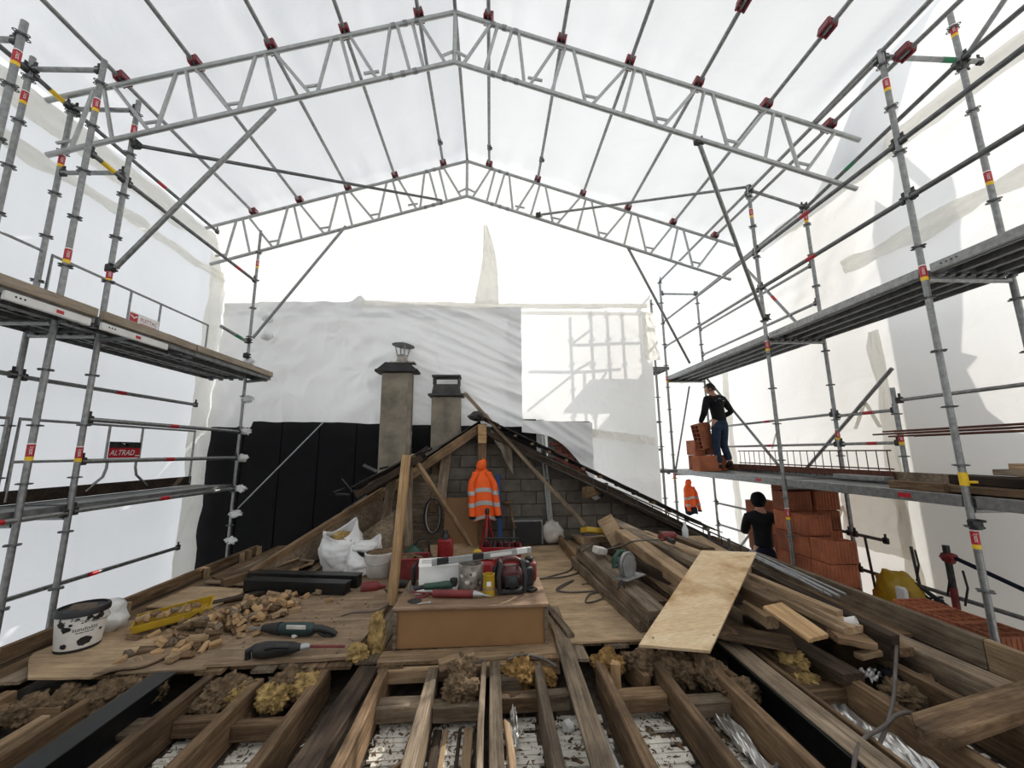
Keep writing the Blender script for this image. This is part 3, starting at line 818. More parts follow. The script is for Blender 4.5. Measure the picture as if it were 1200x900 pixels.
# raking struts up to the trusses
member(SL_, 'raking_strut', (xi + .03, YBp, 3.38), (-2.46, 4.12, 5.40), heads=False, r=.026)
member(SL_, 'raking_strut', (xi + .03, YC, 3.33), (-2.54, 6.62, 5.44), heads=False, r=.024)
member(SL_, 'cross_brace', (xi + .03, YBp, 4.87), (-.85, 6.58, 5.93), heads=False, r=.022, mat='galv_dark')
member(SL_, 'raking_strut', (-3.95, YC + .03, .60), (-2.9, 7.15, 2.02), heads=False, r=.012, mat='alu')
q = member(SL_, 'tie_tube', (xi, YC - .06, 3.28), (-4.05, 5.95, 3.36), heads=False, r=.026, band=.35, bandmat='green_tape')
for p in ((xi, YC - .04, 3.30), (xi, YC - .04, 3.05), (xi, YBp, 3.40), (-3.95, YBp, 4.87)): coupler(SL_, p, SL_)
for (z, dx) in ((2.33, .07), (1.82, .09), (1.40, .09), (.93, .10), (.55, .07), (.16, .05), (2.95, .04)):
    lm = lump(z * 5, .055, 3, .75, 2.6, (1.5, .35, .9)); mb = MB(SL_)
    mb.add([p + V((xi + dx, YC - .01, z)) for p in lm.v], lm.f); mb.build('film_wrap', M['cloudy'], SL_, smooth=True)

# ---- guard frames hooked on the left scaffold
def guard_frame(y0, y1, z0, label, sign=None):
    g = thing('guard_rail', label, 'guard rail', (xo + .03, y0, z0), group=None)
    x = xo + .045
    mb = MB(g)
    zt, zm = z0 + .82, z0 + .40
    mb.path([(x, y0 + .05, z0 + .02), (x, y0 + .05, zt), (x, y1 - .05, zt), (x, y1 - .05, z0 + .02)], .0165, 8)
    mb.build('frame_tube', M['galv'], g)
    if sign != 'upper':
        q = MB(g); q.tube((x, y0 + .05, zm), (x, y1 - .05, zm), .015, 8); q.build('middle_rail', M['galv'], g)
    ym = (y0 + y1) / 2
    for s in (-1, 1):
        q = MB(g); q.tube((x, ym + s * .235, zm - (.3 if sign == 'upper' else 0)), (x, ym + s * .235, zt), .0135, 8); q.build('upright', M['galv'], g)
        if sign != 'upper':
            q = MB(g); ys = ym + s * .20
            q.path([(x, ys, zm), (x, ys, zm - .10), (x, ys + s * .03, zm - .2), (x, ys + s * .16, zm - .30), (x, ys + s * .22, z0 + .05)], .015, 8); q.build('bent_leg', M['galv'], g)
    if sign == 'lower':
        q = MB(g)
        q.cbox((x + .012, ym, zm + .085), (.006, .44, .125), .002, m=0)
        q.cbox((x + .012, ym, zm + .185), (.006, .44, .075), .002, m=1)
        vs, fs = text_data('ALTRAD', .095)
        q.add([V((x + .0165, ym - .03 + p.x * .95 + p.y * .25, zm + .085 + p.y)) for p in vs], fs, 2)
        q.prism([(-.07, .03), (-.015, .0), (0, .012), (.015, .0), (.07, .03), (.02, .018), (0, -.02), (-.02, .018)], (x + .0155, ym, zm + .185), (0, 1, 0), (0, 0, 1), (.002, 0, 0), 2)
        q.cbox((x + .0155, ym + .185, zm + .05), (.002, .07, .012), .0005, m=2)
        q.build('sign', [M['sticker_red'], M['iron'], M['sticker_white']], g, label='red sign plate with white lettering')
    if sign == 'upper':
        q = MB(g)
        q.cbox((x + .012, ym, z0 + .47), (.006, .46, .17), .002, m=1)
        q.cbox((x + .0155, ym - .165, z0 + .47), (.003, .12, .14), .002, m=0)
        q.prism([(-.05, .03), (0, .0), (.05, .03), (.045, .045), (0, .018), (-.045, .045)], (x + .0175, ym - .165, z0 + .47), (0, 1, 0), (0, 0, 1), (.002, 0, 0), 1)
        vs, fs = text_data('PLETTAC', .072)
        q.add([V((x + .0165, ym + .065 + p.x * .9, z0 + .485 + p.y)) for p in vs], fs, 0)
        q.cbox((x + .0155, ym + .065, z0 + .435), (.002, .26, .010), .0005, m=0)
        q.build('sign', [M['sticker_red'], M['sticker_white']], g, label='white sign plate with red lettering')
    return g
guard_frame(YBp, YC, 1.0, 'guard frame with a red lettered sign above the lower left scaffold deck', 'lower')
guard_frame(2.6, YBp, 1.0, 'plain guard frame at the near end of the lower left scaffold deck')
guard_frame(YBp, YC, 2.74, 'guard frame with a white lettered sign above the upper left scaffold deck', 'upper')
guard_frame(2.6, YBp, 2.74, 'plain guard frame at the near end of the upper left scaffold deck')

# ---- right scaffold
SR = thing('scaffold', 'galvanised tube scaffold with broad steel decks along the right sheeted wall', 'scaffold', (4.4, 5, -1.0))
xi, xo = 4.0, 4.87
Y1, Y2, Y3 = 3.25, 5.38, 8.68
standard(SR, xi, Y1, -3, 5.48, (5.02, 3.0, .66), zr=.30)
standard(SR, xo, Y1, -3, 6.0, (5.72, 4.0), zr=.30)
standard(SR, xi, Y2, -3, 5.50, (4.98, 2.88, .55), zr=.30)
standard(SR, xo, Y2, -3, 5.20, (4.92, 1.60), zr=.35)
standard(SR, xi, Y3, -3, 5.40, (3.0, .85), zr=.35)
standard(SR, xo, Y3, -3, 5.15, (), zr=.35)
standard(SR, xo, 4.52, .98, 2.17, (1.52, ), zr=.35)
standard(SR, xo, 2.35, -3, 6.0, (5.2, ), zr=.35)
standard(SR, xi, 1.1, -3, 5.5, (), zr=.35)
for (z, b) in ((5.40, .35),):
    member(SR, 'transom', (xi, Y1, z), (5.12, Y1, z), band=b + .3, bandmat='green_tape')
    member(SR, 'transom', (xi, Y2, 5.42), (xo, Y2, 5.14), mat='galv')
    member(SR, 'transom', (xi, Y3, 5.08), (xo, Y3, 5.08))
for (x, z, mt) in ((xi, 4.40, 'galv_dark'), (xi, 3.81, 'galv_dark')):
    member(SR, 'ledger', (x, 1.1, z), (x, Y1, z), mat=mt, r=.026); member(SR, 'ledger', (x, Y1, z), (x, Y2, z - .01), mat=mt, r=.026, band=.55); member(SR, 'ledger', (x, Y2, z - .01), (x, Y3, z - .02), mat='galv')
member(SR, 'ledger', (xo, 1.1, 5.42), (xo, Y1, 5.40), mat='galv_dark', r=.026)
member(SR, 'ledger', (xo, Y1, 5.40), (xo, Y2, 5.12), mat='galv_dark', r=.026, band=.62, bandmat='green_tape')
member(SR, 'ledger', (xo, Y2, 5.12), (xo, Y3, 5.05))
member(SR, 'ledger', (xi, 1.1, 5.50), (xi, 4.15, 5.43), mat='galv', heads=False, band=.35)
for (x, z, ya, yb) in ((xi, 5.40, Y1, Y2), (xi, 5.40, Y2, Y3), (xo, 3.6, Y2, Y3), (xo, 4.2, Y2, Y3)):
    member(SR, 'ledger', (x, ya, z), (x, yb, z))
for (z, ya, yb) in ((2.01, 1.1, 4.5), (1.90, 4.5, Y2), (1.93, Y2, Y3), (1.51, 4.52, Y2), (1.51, Y2, Y3), (-.10, 1.5, 4.85), (.32, 4.87, Y2), (.32, Y2, Y3), (-.12, 4.87, Y2), (-.12, Y2, Y3)):
    member(SR, 'ledger', (xo, ya, z), (xo, yb, z), band=.42 if z > 1.4 else None, mat='galv' if z > 1 else 'galv_dark', r=.021)
for y in (Y1, Y2, Y3):
    for z in (.93, 2.98, -1.08): member(SR, 'transom', (xi, y, z), (xo, y, z), heads=False)
member(SR, 'cross_brace', (xo, 4.46, 2.42), (xo, 6.15, 1.05), heads=False)
member(SR, 'cross_brace', (xo - .03, 8.55, 3.05), (xo - .03, 6.45, 1.05), heads=False)
member(SR, 'cross_brace', (xo, 6.4, .95), (xo, 8.6, -1.0), heads=False)
member(SR, 'cross_brace', (4.5, 8.66, 2.9), (4.02, 8.66, 1.0), heads=False, r=.02)
member(SR, 'cross_brace', (xo, Y1 + .02, 5.35), (4.98, 2.2, 6.2), heads=False)
member(SR, 'cross_brace', (xo, 6.9, 4.9), (xo, 5.6, 3.1), heads=False, band=.5)
member(SR, 'raking_strut', (2.51, 4.12, 5.12), (3.97, Y2 - .04, 3.32), heads=False, r=.026)
member(SR, 'raking_strut', (2.50, 6.64, 5.14), (3.95, 7.5, 3.12), heads=False, r=.024)
member(SR, 'cross_brace', (.87, 6.60, 5.70), (4.15, Y2, 5.50), heads=False, r=.022, mat='galv')
for p in ((xo, Y1, 5.33), (xi, Y2 - .04, 3.34), (2.5, 4.12, 5.12), (.87, 6.6, 5.70), (xi, Y1 - .02, .82)): coupler(SR, p, SR)
for (y0, y1) in ((1.2, Y1 - .03), (Y1 + .02, Y2 - .02), (Y2 + .02, Y3 + .1)):
    deck(SR, xi + .03, xo - .03, y0, y1, 3.08, 4, .07)
    deck(SR, xi + .03, xo - .03, y0, y1, 1.04, 4, .07)
    mb = MB(SR); mb.cbox((xi + .015, (y0 + y1) / 2, 3.06), (.03, y1 - y0 - .05, .085), .005, m=0)
    for k in range(4): mb.tube((xi - .003, y1 - .12 - k * .04, 3.065), (xi + .03, y1 - .12 - k * .04, 3.065), .008, 8, m=1)
    mb.build('deck_beam', [M['galv'], M['black']], SR)
    mb = MB(SR); mb.cbox((xi + .012, (y0 + y1) / 2, 1.0), (.03, y1 - y0 - .05, .10), .005, m=0); mb.box((xi - .004, y0 + .5, 1.0), (.002, .12, .04), m=1)
    mb.build('deck_beam', [M['galv'], M['sticker_red']], SR)
deck(SR, xi + .03, xo - .03, 1.5, Y3 + .6, -1.0, 4, .06)
mb = MB(SR); mb.cbox((xo - .02, 6.7, 1.10), (.03, 3.9, .14), .004); mb.build('toe_plate', M['galv'], SR)
mb = MB(SR); mb.cbox((xo - .02, 3.9, 1.10), (.03, 1.6, .14), .004); mb.build('toe_plate', M['wood_grey'], SR)
q = MB(SR); q.tube((xi, Y1, 1.13), (xi, Y1, 1.24), .030, 12); q.cbox((xi + .04, Y1 - .03, 1.16), (.07, .03, .02), .004); q.build('tape_band', M['sticker_yellow'], SR, label='yellow tape on the pole')

# ---- scaffold outside, seen as shadow through the back film
OX, OY, OZ = .57, .55, .52
SO = thing('scaffold', 'tube scaffold outside the back film showing as grey shadows beside the tarpaulin', 'scaffold', (2.2, 7.9, -2))
def shd(px, py, s=1.0):
    return V((px, py, 0))
outs = [(1.38, 1.9, 3.95), (1.80, -.6, 4.1), (2.12, -.6, 4.12), (2.42, -.6, 4.1), (2.85, -.6, 4.1)]
for (x, z0, z1) in outs: standard(SO, x + OX, YB + OY, z0 + OZ, z1 + OZ, (), zr=OZ, r=.024)
for (a, b) in (((1.36, 3.40), (2.8, 3.44)), ((1.36, 2.85), (2.35, 2.9)), ((.5, 2.85), (1.4, 2.85)), ((1.4, 3.42), (1.8, 3.72)), ((1.4, 2.85), (1.82, 3.1)), ((.5, 2.1), (1.5, 2.88)),
               ((1.5, 1.4), (2.9, 1.5)), ((1.5, .85), (2.9, .95)), ((1.95, .9), (2.5, 1.4)), ((1.62, 1.75), (1.62, 2.85)), ((1.85, 2.55), (2.05, 2.85))):
    member(SO, 'ledger', (a[0] + OX, YB + OY, a[1] + OZ), (b[0] + OX, YB + OY, b[1] + OZ), heads=False)
deck(SO, 1.65 + OX, 3.1 + OX, YB + OY - .1, YB + OY + .55, 2.62 + OZ, 2); deck(SO, 1.75 + OX, 3.1 + OX, YB + OY - .1, YB + OY + .6, .55 + OZ, 2)

# ---- unseen shadow caster for a neighbouring roof, shaped to shade the right-hand film
def shade_pt(y, z, s):
    return V((XR, y, z)) + SUN_DIR * s
NB = thing('chimney', 'unseen shadow caster for a neighbouring stack, outline shaped to its shade on the right film', 'chimney', shade_pt(4.3, -7.5, 1.7))
d4 = SUN_DIR * 1.7
mb = MB(NB)
prof = [(4.74, -14), (4.74, 4.3), (4.62, 4.75), (4.42, 4.45), (4.32, 4.50), (4.18, 4.48), (3.83, 4.58), (3.76, 4.45), (3.76, 4.0), (3.92, 3.0), (4.02, 2.5), (3.88, 2.42), (4.0, 2.3), (3.9, 1.85), (3.7, 1.6), (3.3, 1.45), (2.2, 1.3), (2.2, -14)]
mb.prism(prof, V((XR, 0, 0)) + d4, (0, 1, 0), (0, 0, 1), SUN_DIR * .7); mb.build('shadow_caster_body', M['stone'], NB, smooth=False)  # outline follows the wanted shadow, extruded along the sun direction
mb = MB(NB)
mb.prism([(3.98, 4.5), (4.06, 4.5), (4.42, 5.3), (4.34, 5.3)], V((XR, 0, 0)) + d4, (0, 1, 0), (0, 0, 1), (.08, 0, 0))
mb.prism([(4.40, 4.45), (4.46, 4.45), (4.30, 5.1), (4.24, 5.1)], V((XR, 0, 0)) + d4, (0, 1, 0), (0, 0, 1), (.08, 0, 0))
mb.build('shadow_caster_bars', M['galv'], NB, smooth=False)  # slanted bars added only for the narrow peak of the shadow

# ================================================================ TRUSSES AND PURLINS
NODES = [.42 + .855 * k for k in range(6)]
def truss(y, label):
    t = thing('roof_truss', label, 'truss', (RX, y, RZ - .7))
    H = .72
    def top(d, s): return V((RX + s * d, y, RZ - SL * d))
    def bot(d, s): return V((RX + s * d, y, RZ - H - SL * d))
    END = 5.0 if True else 0
    for s in (-1, 1):
        e = 4.98 if s > 0 else 4.52
        mb = MB(t); mb.tube(top(0, s), top(e, s), .029, 10); mb.build('top_chord', M['alu'], t)
        mb = MB(t); mb.tube(bot(0, s), bot(e - .15, s), .029, 10); mb.build('bottom_chord', M['alu'], t)
        seg = [(bot(.10, s), top(.44, s)), (top(.52, s), bot(.36, s)), (top(.70, s), bot(.52, s)), (top(.78, s), bot(.84, s)), (bot(.90, s), top(NODES[1] - .02, s))]
        low = [((.84, .90, .78, NODES[1]))]
        for k in range(1, 5):
            n = NODES[k]
            seg += [(top(n + .08, s), bot(n - .11, s)), (top(n + .18, s), bot(n + .30, s)), (bot(n + .37, s), top(n + .835, s))]
        for a, b in seg:
            if max(abs(a.x - RX), abs(b.x - RX)) > e - .02: continue
            mb = MB(t); mb.tube(a, b, .021, 8); mb.build('brace', M['alu'], t)
        for k in range(0, 5):
            n = NODES[k] if k else .60
            if n + .5 > e: continue
            zoff = V((0, 0, .11))
            a = bot(n + .285, s) + zoff; b = bot(n + .40, s) + zoff + V((s * .06, 0, 0))
            mb = MB(t); mb.tube(a, b, .018, 6); mb.build('stub_rail', M['alu'], t)
        mb = MB(t); mb.tube(bot(.10, s) + V((s * .07, 0, .1)), V((RX, y, RZ - H + .16)), .018, 6); mb.build('stub_rail', M['alu'], t)
        for d in (.44, .58, .72):
            for f in (top, bot):
                mb = MB(t); mb.tube(f(d, s), f(d + .05, s), .034, 10); mb.build('splice_sleeve', M['galv'], t)
    mb = MB(t); mb.tube((RX, y, RZ - H), (RX, y, RZ), .026, 10); mb.build('king_post', M['alu'], t)
    return t
truss(4.1, 'nearer aluminium lattice truss under the white roof film')
truss(6.65, 'farther aluminium lattice truss against the back gable film')
PUR = [('far left', -4.17), ('left', -3.40), ('left', -2.57), ('left', -1.74), ('left', -.87), ('ridge', RX), ('right', -.02), ('right', .88), ('right', 1.72), ('right', 2.56), ('right', 3.40), ('right', 4.18)]
NM = ['leftmost tube purlin beside the left wall film', 'second tube purlin from the left wall film', 'third tube purlin from the left wall film', 'fourth tube purlin from the left wall film', 'tube purlin just left of the ridge tube',
      'ridge tube without red couplers along the roof peak', 'tube purlin just right of the ridge tube', 'second tube purlin right of the ridge tube', 'third tube purlin right of the ridge tube', 'third tube purlin from the right wall film', 'second tube purlin from the right wall film', 'rightmost tube purlin under the right roof edge']
for i, (nm, x) in enumerate(PUR):
    z = roof_z(x) + (.055 if x != RX else .03)
    p = thing('purlin', NM[i], 'purlin', (x, 4.0, z), group='roof purlins')
    mb = MB(p); mb.tube((x, -2.9, z), (x, 6.72, z), .0235, 10); mb.build('tube', M['galv'], p)
    if x == RX: continue
    ys = [4.1, 6.65]
    if i >= 8: ys.append(3.18)
    tilt = math.atan(SL) * (1 if x > RX else -1)
    for y in ys:
        q = MB(p); M3 = Matrix.Rotation(tilt, 3, 'Y')
        for sx in (-1, 1):
            q.cbox(V((x, y, z + .012)) + M3 @ V((sx * .042, 0, 0)), (.024, .15, .10), .010, M3)
        q.cbox(V((x, y - .062, z)), (.10, .022, .06), .008, M3); q.cbox(V((x, y + .062, z)), (.10, .022, .06), .008, M3)
        q.cbox(V((x, y, z + .055)), (.09, .13, .018), .006, M3)
        q.build('coupler', M['red_cast'], p, label='dark red coupler')
    q = MB(p); yb = 6.15 - .1 * (i % 3)
    if i in (4, 6, 7):
        q.tube((x, yb, z), (x, yb + .10, z), .034, 8); q.cbox((x + .03, yb + .05, z - .02), (.05, .05, .05), .01); q.build('sleeve', M['galv_dark'], p)

# ================================================================ ROOF REMNANTS AND CHIMNEYS
# right slope: slated strip on rafters behind the timber pile
rr = thing('roof_remnant', 'remaining strip of dark slated roof sloping down right from the jacket post', 'roof', (1.4, 6.6, 0))
RA, RB = V((-.20, 6.70, 2.02)), V((3.42, 6.45, .22))
for yo in (-.22, .28):
    o = board('rafter', RA + V((.02, yo, -.10)), RB + V((0, yo, -.10)), .06, .13, 'wood_dark', rr); o.location -= rr.location
dv = (RB - RA); n_ = 12
for i in range(9):
    yb = -.36 + i * .10
    for k in range(n_):
        a = RA + dv * (k / n_) + V((0, yb, .01)); b = RA + dv * ((k + 1.12) / n_) + V((0, yb + random.uniform(-.008, .008), -.012))
        if i in (0, 1) or k % 3 == 0 or True:
            o = board('slate', a + V((0, 0, .035 - .02)), b + V((0, 0, .045)), .098, .012, M['slate'], rr, roll=random.uniform(-3, 3)); o.location -= rr.location
for k in range(14):
    a = RA + dv * (k / 14 + .02) + V((0, -.42, -.01))
    o = board('batten_end', a, a + V((0, .12, 0)), .05, .035, random.choice(['wood_dark', 'wood_grey', 'wood_old']), rr); o.location -= rr.location
mb = MB(rr); lm = lump(3, .13, 2, .4, 2, (1.2, .9, .7)); mb.add([p + V((-.2, 6.55, 2.03)) for p in lm.v], lm.f); mb.build('ridge_tile', M['slate'], rr, smooth=False)
board('rafter_stub', (1.45, 6.25, .90), (1.9, 6.70, .93), .11, .16, 'wood_old', label='square timber stub poking out below the right roof slope', cat='beam')

# left slope
lr = thing('roof_remnant', 'remaining dark slated roof edge sloping down left from the jacket post to the left parapet', 'roof', (-1.5, 6.3, 0))
LA, LB = (-0.181, 6.600, 1.919), (-1.675, 6.450, 0.903)
LC = (-2.731, 4.949, 0.160)
for a, b, w, t, mt in ((LA, LB, .06, .14, 'wood_old'), (V(LB) + V((0, 0, .02)), LC, .07, .14, 'wood_old'), (V(LB) + V((.05, .3, .02)), V(LC) + V((.1, .45, .02)), .06, .14, 'wood_dark')):
    o = board('rafter', a, b, w, t, mt, lr); o.location -= lr.location
for (A, B, n, rows) in ((V(LA) + V((0, .05, .05)), V(LB) + V((0, .05, .05)), 7, 5), (V(LB) + V((0, .12, .05)), V(LC) + V((.1, .22, .03)), 10, 4)):
    for i in range(rows):
        for k in range(n):
            a = A.lerp(B, k / n) + V((0, i * .11, .0)); b = A.lerp(B, (k + 1.15) / n) + V((0, i * .11, .012))
            o = board('slate', a, b, .115, .012, M['slate'], lr, roll=random.uniform(-4, 4)); o.location -= lr.location
mb = MB(lr)
mb.prism([(0, 0), (.9, .62), (.9, 0)], V(LC) + V((.5, .35, -.12)), (1, .55, 0), (0, 0, 1), (0, .03, 0)); mb.build('infill_panel', M['wood_grey'], lr, smooth=False)
mb = MB(lr); e0, e1 = V(LB) + V((.02, -.04, -.10)), V(LC) + V((.05, -.04, -.08))
mb.prism([(0, 0), (1, 0), (1, -.10), (.55, -.30), (0, -.42)], e0, e1 - e0, (0, 0, 1), (0, .03, 0)); mb.build('fascia_board', M['wood_grey'], lr, smooth=False)
# roof fragment propped on posts beside the first chimney
fr = thing('roof_fragment', 'broken slab of dark roofing propped on posts beside the left chimney', 'roof', (-1.45, 5.6, 1.2))
FA, FB = (-1.827, 5.600, 0.991), (-0.900, 5.600, 1.479)
FA, FB = V(FA), V(FB)
for i in range(5):
    for k in range(4):
        a = FA.lerp(FB, k / 4) + V((0, i * .13 - .1, random.uniform(0, .03))); b = FA.lerp(FB, (k + 1.2) / 4) + V((0, i * .13 - .1, random.uniform(.0, .04)))
        o = board('slate', a, b, .14, .014, M['slate'], fr, roll=random.uniform(-8, 8)); o.location -= fr.location
for yo in (-.12, .3):
    o = board('rafter', FA + V((.05, yo, -.05)), FB + V((-.05, yo, -.05)), .06, .09, 'wood_dark', fr); o.location -= fr.location
for k in range(6):
    a = FA.lerp(FB, random.uniform(-.1, .6)) + V((-.05, random.uniform(-.2, .1), random.uniform(-.12, .05)))
    o = board('splinter', a, a + V((-random.uniform(.1, .2), random.uniform(-.1, .1), random.uniform(-.05, .14))), .05, .015, M['slate'], fr, roll=random.uniform(-40, 40)); o.location -= fr.location

def chimney1():
    c = thing('chimney', 'tall rendered chimney with metal cowl standing left of the slotted chimney', 'chimney', (-1.65, 7.08, 0))
    mb = MB(c); x0, x1 = -1.895, -1.385
    mb.cbox(((x0 + x1) / 2, 7.05, 1.42), (x1 - x0, .26, 2.84), .02); mb.build('stack', M['render'], c)
    mb = MB(c); mb.cbox(((x0 + x1) / 2 + .235, 6.965, 1.42), (.075, .10, 2.82), .01); mb.build('corner_bead', M['render'], c)
    cx = -1.64
    mb = MB(c); mb.cbox((cx, 7.03, 2.87), (.74, .32, .055), .012)
    mb.prism([(-.35, 0), (.35, 0), (.22, .11), (-.20, .13)], (cx, 6.9, 2.89), (1, 0, 0), (0, 0, 1), (0, .26, 0)); mb.build('cap_slab', M['slate'], c)
    mb = MB(c); mb.cbox((cx + .10, 7.0, 3.02), (.42, .22, .02), .004); mb.lathe([(.115, 0), (.10, .05), (.09, .10), (.085, .16)], (cx + .06, 7.06, 3.02), 14); mb.build('flue_collar', M['tin'], c)
    mb = MB(c)
    for a in range(4):
        t = a * math.pi / 2 + .5
        mb.tube((cx + .06 + .085 * math.cos(t), 7.06 + .085 * math.sin(t), 3.14), (cx + .06 + .14 * math.cos(t), 7.06 + .14 * math.sin(t), 3.36), .011, 6)
    mb.build('cowl_leg', M['galv'], c)
    mb = MB(c); mb.lathe([(.0, .0), (.20, -.015), (.205, 0), (.08, .045), (0, .05)][::-1], (cx + .07, 7.06, 3.36), 14, rotm(0, 6, 0)); mb.build('cowl_top', M['galv_dark'], c)
chimney1()
def chimney2():
    c = thing('chimney', 'lower rendered chimney with slotted dark cowl right of the tall chimney', 'chimney', (-.77, 7.12, 0))
    mb = MB(c); mb.cbox((-.775, 7.05, 1.2), (.50, .26, 2.42), .02); mb.build('stack', M['render'], c)
    mb = MB(c); mb.cbox((-.775, 7.04, 2.44), (.62, .32, .05), .012)
    mb.prism([(-.25, 0), (.25, 0), (.22, .17), (-.22, .17)], (-.775, 6.92, 2.46), (1, 0, 0), (0, 0, 1), (0, .24, 0)); mb.build('cap_slab', M['slate'], c)
    mb = MB(c)
    for sx in (-.215, .215): mb.cbox((-.775 + sx, 7.04, 2.69), (.035, .24, .14), .006)
    mb.cbox((-.775, 7.04, 2.775), (.50, .28, .04), .008); mb.build('slotted_cowl', M['slate'], c)
chimney2()

def jboard(name, p0, p1, w, t, mat, label, cat, **kw):
    return board(name, p0, p1, w, t, mat, label=label, cat=cat, **kw)
# propping timbers
jboard('prop_post', (-.965, 4.20, .0), (-.90, 4.35, 1.43), .085, .085, 'wood_new', 'tall pale timber post standing at the left end of the tool box', 'post', roll=0)
jboard('prop_post', (-1.109, 5.700, 0.216), (-1.145, 5.700, 1.283), .10, .08, 'wood_grey', 'grey upright timber close behind the tall pale post', 'post')
jboard('brace_timber', (-1.042, 5.500, 1.434), (-0.280, 6.300, 0.090), .075, .05, 'wood_light', 'slanting batten running down from the roof fragment to the floor', 'batten')
jboard('leaning_plank', (-1.510, 5.900, 0.180), (-1.455, 6.100, 1.089), .13, .03, 'wood_grey', 'grey plank leaning below the roof fragment, left of the pale post', 'plank')
jboard('leaning_plank', (-1.535, 5.700, 0.171), (-1.492, 6.000, 0.797), .07, .03, 'wood_grey', 'narrow grey batten leaning beside the white sacks', 'batten')
jboard('leaning_plank', (-0.785, 6.500, 0.665), (-0.715, 6.700, 1.522), .16, .03, 'wood_grey', 'broad grey plank upright between pale post and jacket', 'plank')
jboard('leaning_plank', (-0.895, 6.550, 0.531), (-0.887, 6.750, 1.385), .14, .03, 'wood_old', 'brown plank upright left of the broad grey plank', 'plank')
jboard('long_plank', (-0.411, 6.620, 2.435), (1.368, 5.950, 0.411), .10, .045, 'wood_grey', 'long plank leaning from the ridge down to the timber pile', 'plank')
kp = jboard('ridge_post', (-.14, 6.50, -.0), (-.13, 6.50, 1.90), .13, .13, 'wood_old', 'square brown ridge post on which the orange jacket hangs', 'post')
mb = MB(); mb.cbox((-.132, 6.43, 1.74), (.135, .006, .30), .002); q = mb.build('pale_face', M['wood_new'], kp, label='fresh pale top of the post'); q.matrix_parent_inverse = kp.matrix_basis.inverted()
mb = MB()
mb.grid(10, 14, lambda u, v: V((-.02 + .36 * u + .1 * v - .25 * u * v * .3, 6.44 + .08 * u + .05 * fbm((u * 3, v * 4, 5), 3), 1.84 - .22 * u - (.25 + .30 * u * (1 if u > .3 else .4)) * v)))
o = mb.build('felt_flap', M['render'], smooth=True); o.modifiers.new('thick', 'SOLIDIFY').thickness = .008
tag(o, 'torn grey roofing felt hanging right of the ridge post', 'felt')
jboard('blue_prop', (0.146, 6.500, 0.138), (0.110, 6.500, 1.096), .07, .06, M['blue'], 'blue upright post just right of the orange jacket', 'post')
mb = MB(); mb.cbox((-.42, 6.55, .37), (.62, .03, .74), .004, rotm(-8, 0, 3)); tag(mb.build('hardboard_sheet', M['mdf'],), 'brown hardboard sheet leaning behind the slanting batten', 'board')
mb = MB(); mb.cbox((-.55, 6.05, .06), (.62, .42, .02), .004, rotm(12, 3, 20)); tag(mb.build('cardboard_sheet', M['wood_light']), 'pale cardboard sheet on the floor behind the red canister', 'board')
mb = MB(); mb.cbox((-1.15, 6.62, .55), (.9, .04, 1.1), .006, rotm(-4, 0, 0)); tag(mb.build('panel', M['wood_grey']), 'dusty grey panel standing under the roof fragment', 'panel')
# aluminium straightedge
se = thing('straightedge', 'aluminium straightedge standing upright against the block wall', 'tool', (.95, 6.55, 0))
mb = MB(se); A_, B_ = V((.98, 6.60, 0)), V((.88, 6.80, 1.72))
for dx in (-.032, .032): mb.tube(A_ + V((dx, 0, 0)), B_ + V((dx, 0, 0)), .014, 6)
mb.box((A_ + B_) / 2, (.05, .018, 1.70), (B_ - A_).to_track_quat('Z', 'Y').to_matrix()); mb.build('profile', M['alu'], se)
mb = MB(se); mb.cbox(A_.lerp(B_, .55) + V((0, -.015, 0)), (.04, .012, .10), .004); mb.build('vial', M['black'], se)

# roof ladder lying down the right slope
rl = thing('roof_ladder', 'thin dark roof ladder lying down the right slope to the parapet', 'ladder', (2, 6, 0))
LT, LBm = V((0.419, 6.350, 1.562)), V((3.550, 4.661, 0.048))
off = V((0, 0, -.10))
for p in (V((0, 0, 0)), off):
    mb = MB(rl); mb.tube(LT + p, LBm + p, .009, 8); mb.build('rail', M['iron'], rl)
for k in range(1, 18):
    p = LT.lerp(LBm, k / 18); mb = MB(rl); mb.tube(p, p + off, .007, 6); mb.build('rung', M['iron'], rl)
mb = MB(rl); e = LT.lerp(LBm, .74)
mb.path([e, e + V((0, .02, -.36)), ], .018, 8); mb.path([LT.lerp(LBm, .80) + V((0, 0, .02)), LT.lerp(LBm, .80) + V((0, 0, -.3))], .018, 8); mb.build('stand_leg', M['galv_dark'], rl)

# ================================================================ PLYWOOD ON THE DECK
def slab(name, pts, z, t, mat, label, cat='plywood', jag=0.0, n=1, smooth=False):
    """flat sheet with the given outline (world x, y), slightly uneven edge"""
    rg = random.Random(len(label)); P = []
    for i, p in enumerate(pts):
        q = pts[(i + 1) % len(pts)]
        for k in range(n):
            f = k / n
            P.append((p[0] + (q[0] - p[0]) * f + rg.uniform(-jag, jag) * (k > 0), p[1] + (q[1] - p[1]) * f + rg.uniform(-jag, jag) * (k > 0)))
    cx = sum(p[0] for p in P) / len(P); cy = sum(p[1] for p in P) / len(P)
    mb = MB(); mb.prism([(a - cx, b - cy) for a, b in P], (0, 0, 0), (1, 0, 0), (0, 1, 0), (0, 0, t))
    o = mb.build(name, M[mat], smooth=False); o.location = (cx, cy, z)
    return tag(o, label, cat)
slab('plywood_sheet', [(.50, 3.28), (1.30, 3.30), (1.55, 5.0), (1.45, 7.0), (-.30, 7.0), (-.30, 4.3), (.50, 4.1)], 0.002, .016, 'ply_sand', 'sawdusted plywood sheet right of the tool box, under the cables', jag=.006, n=4)
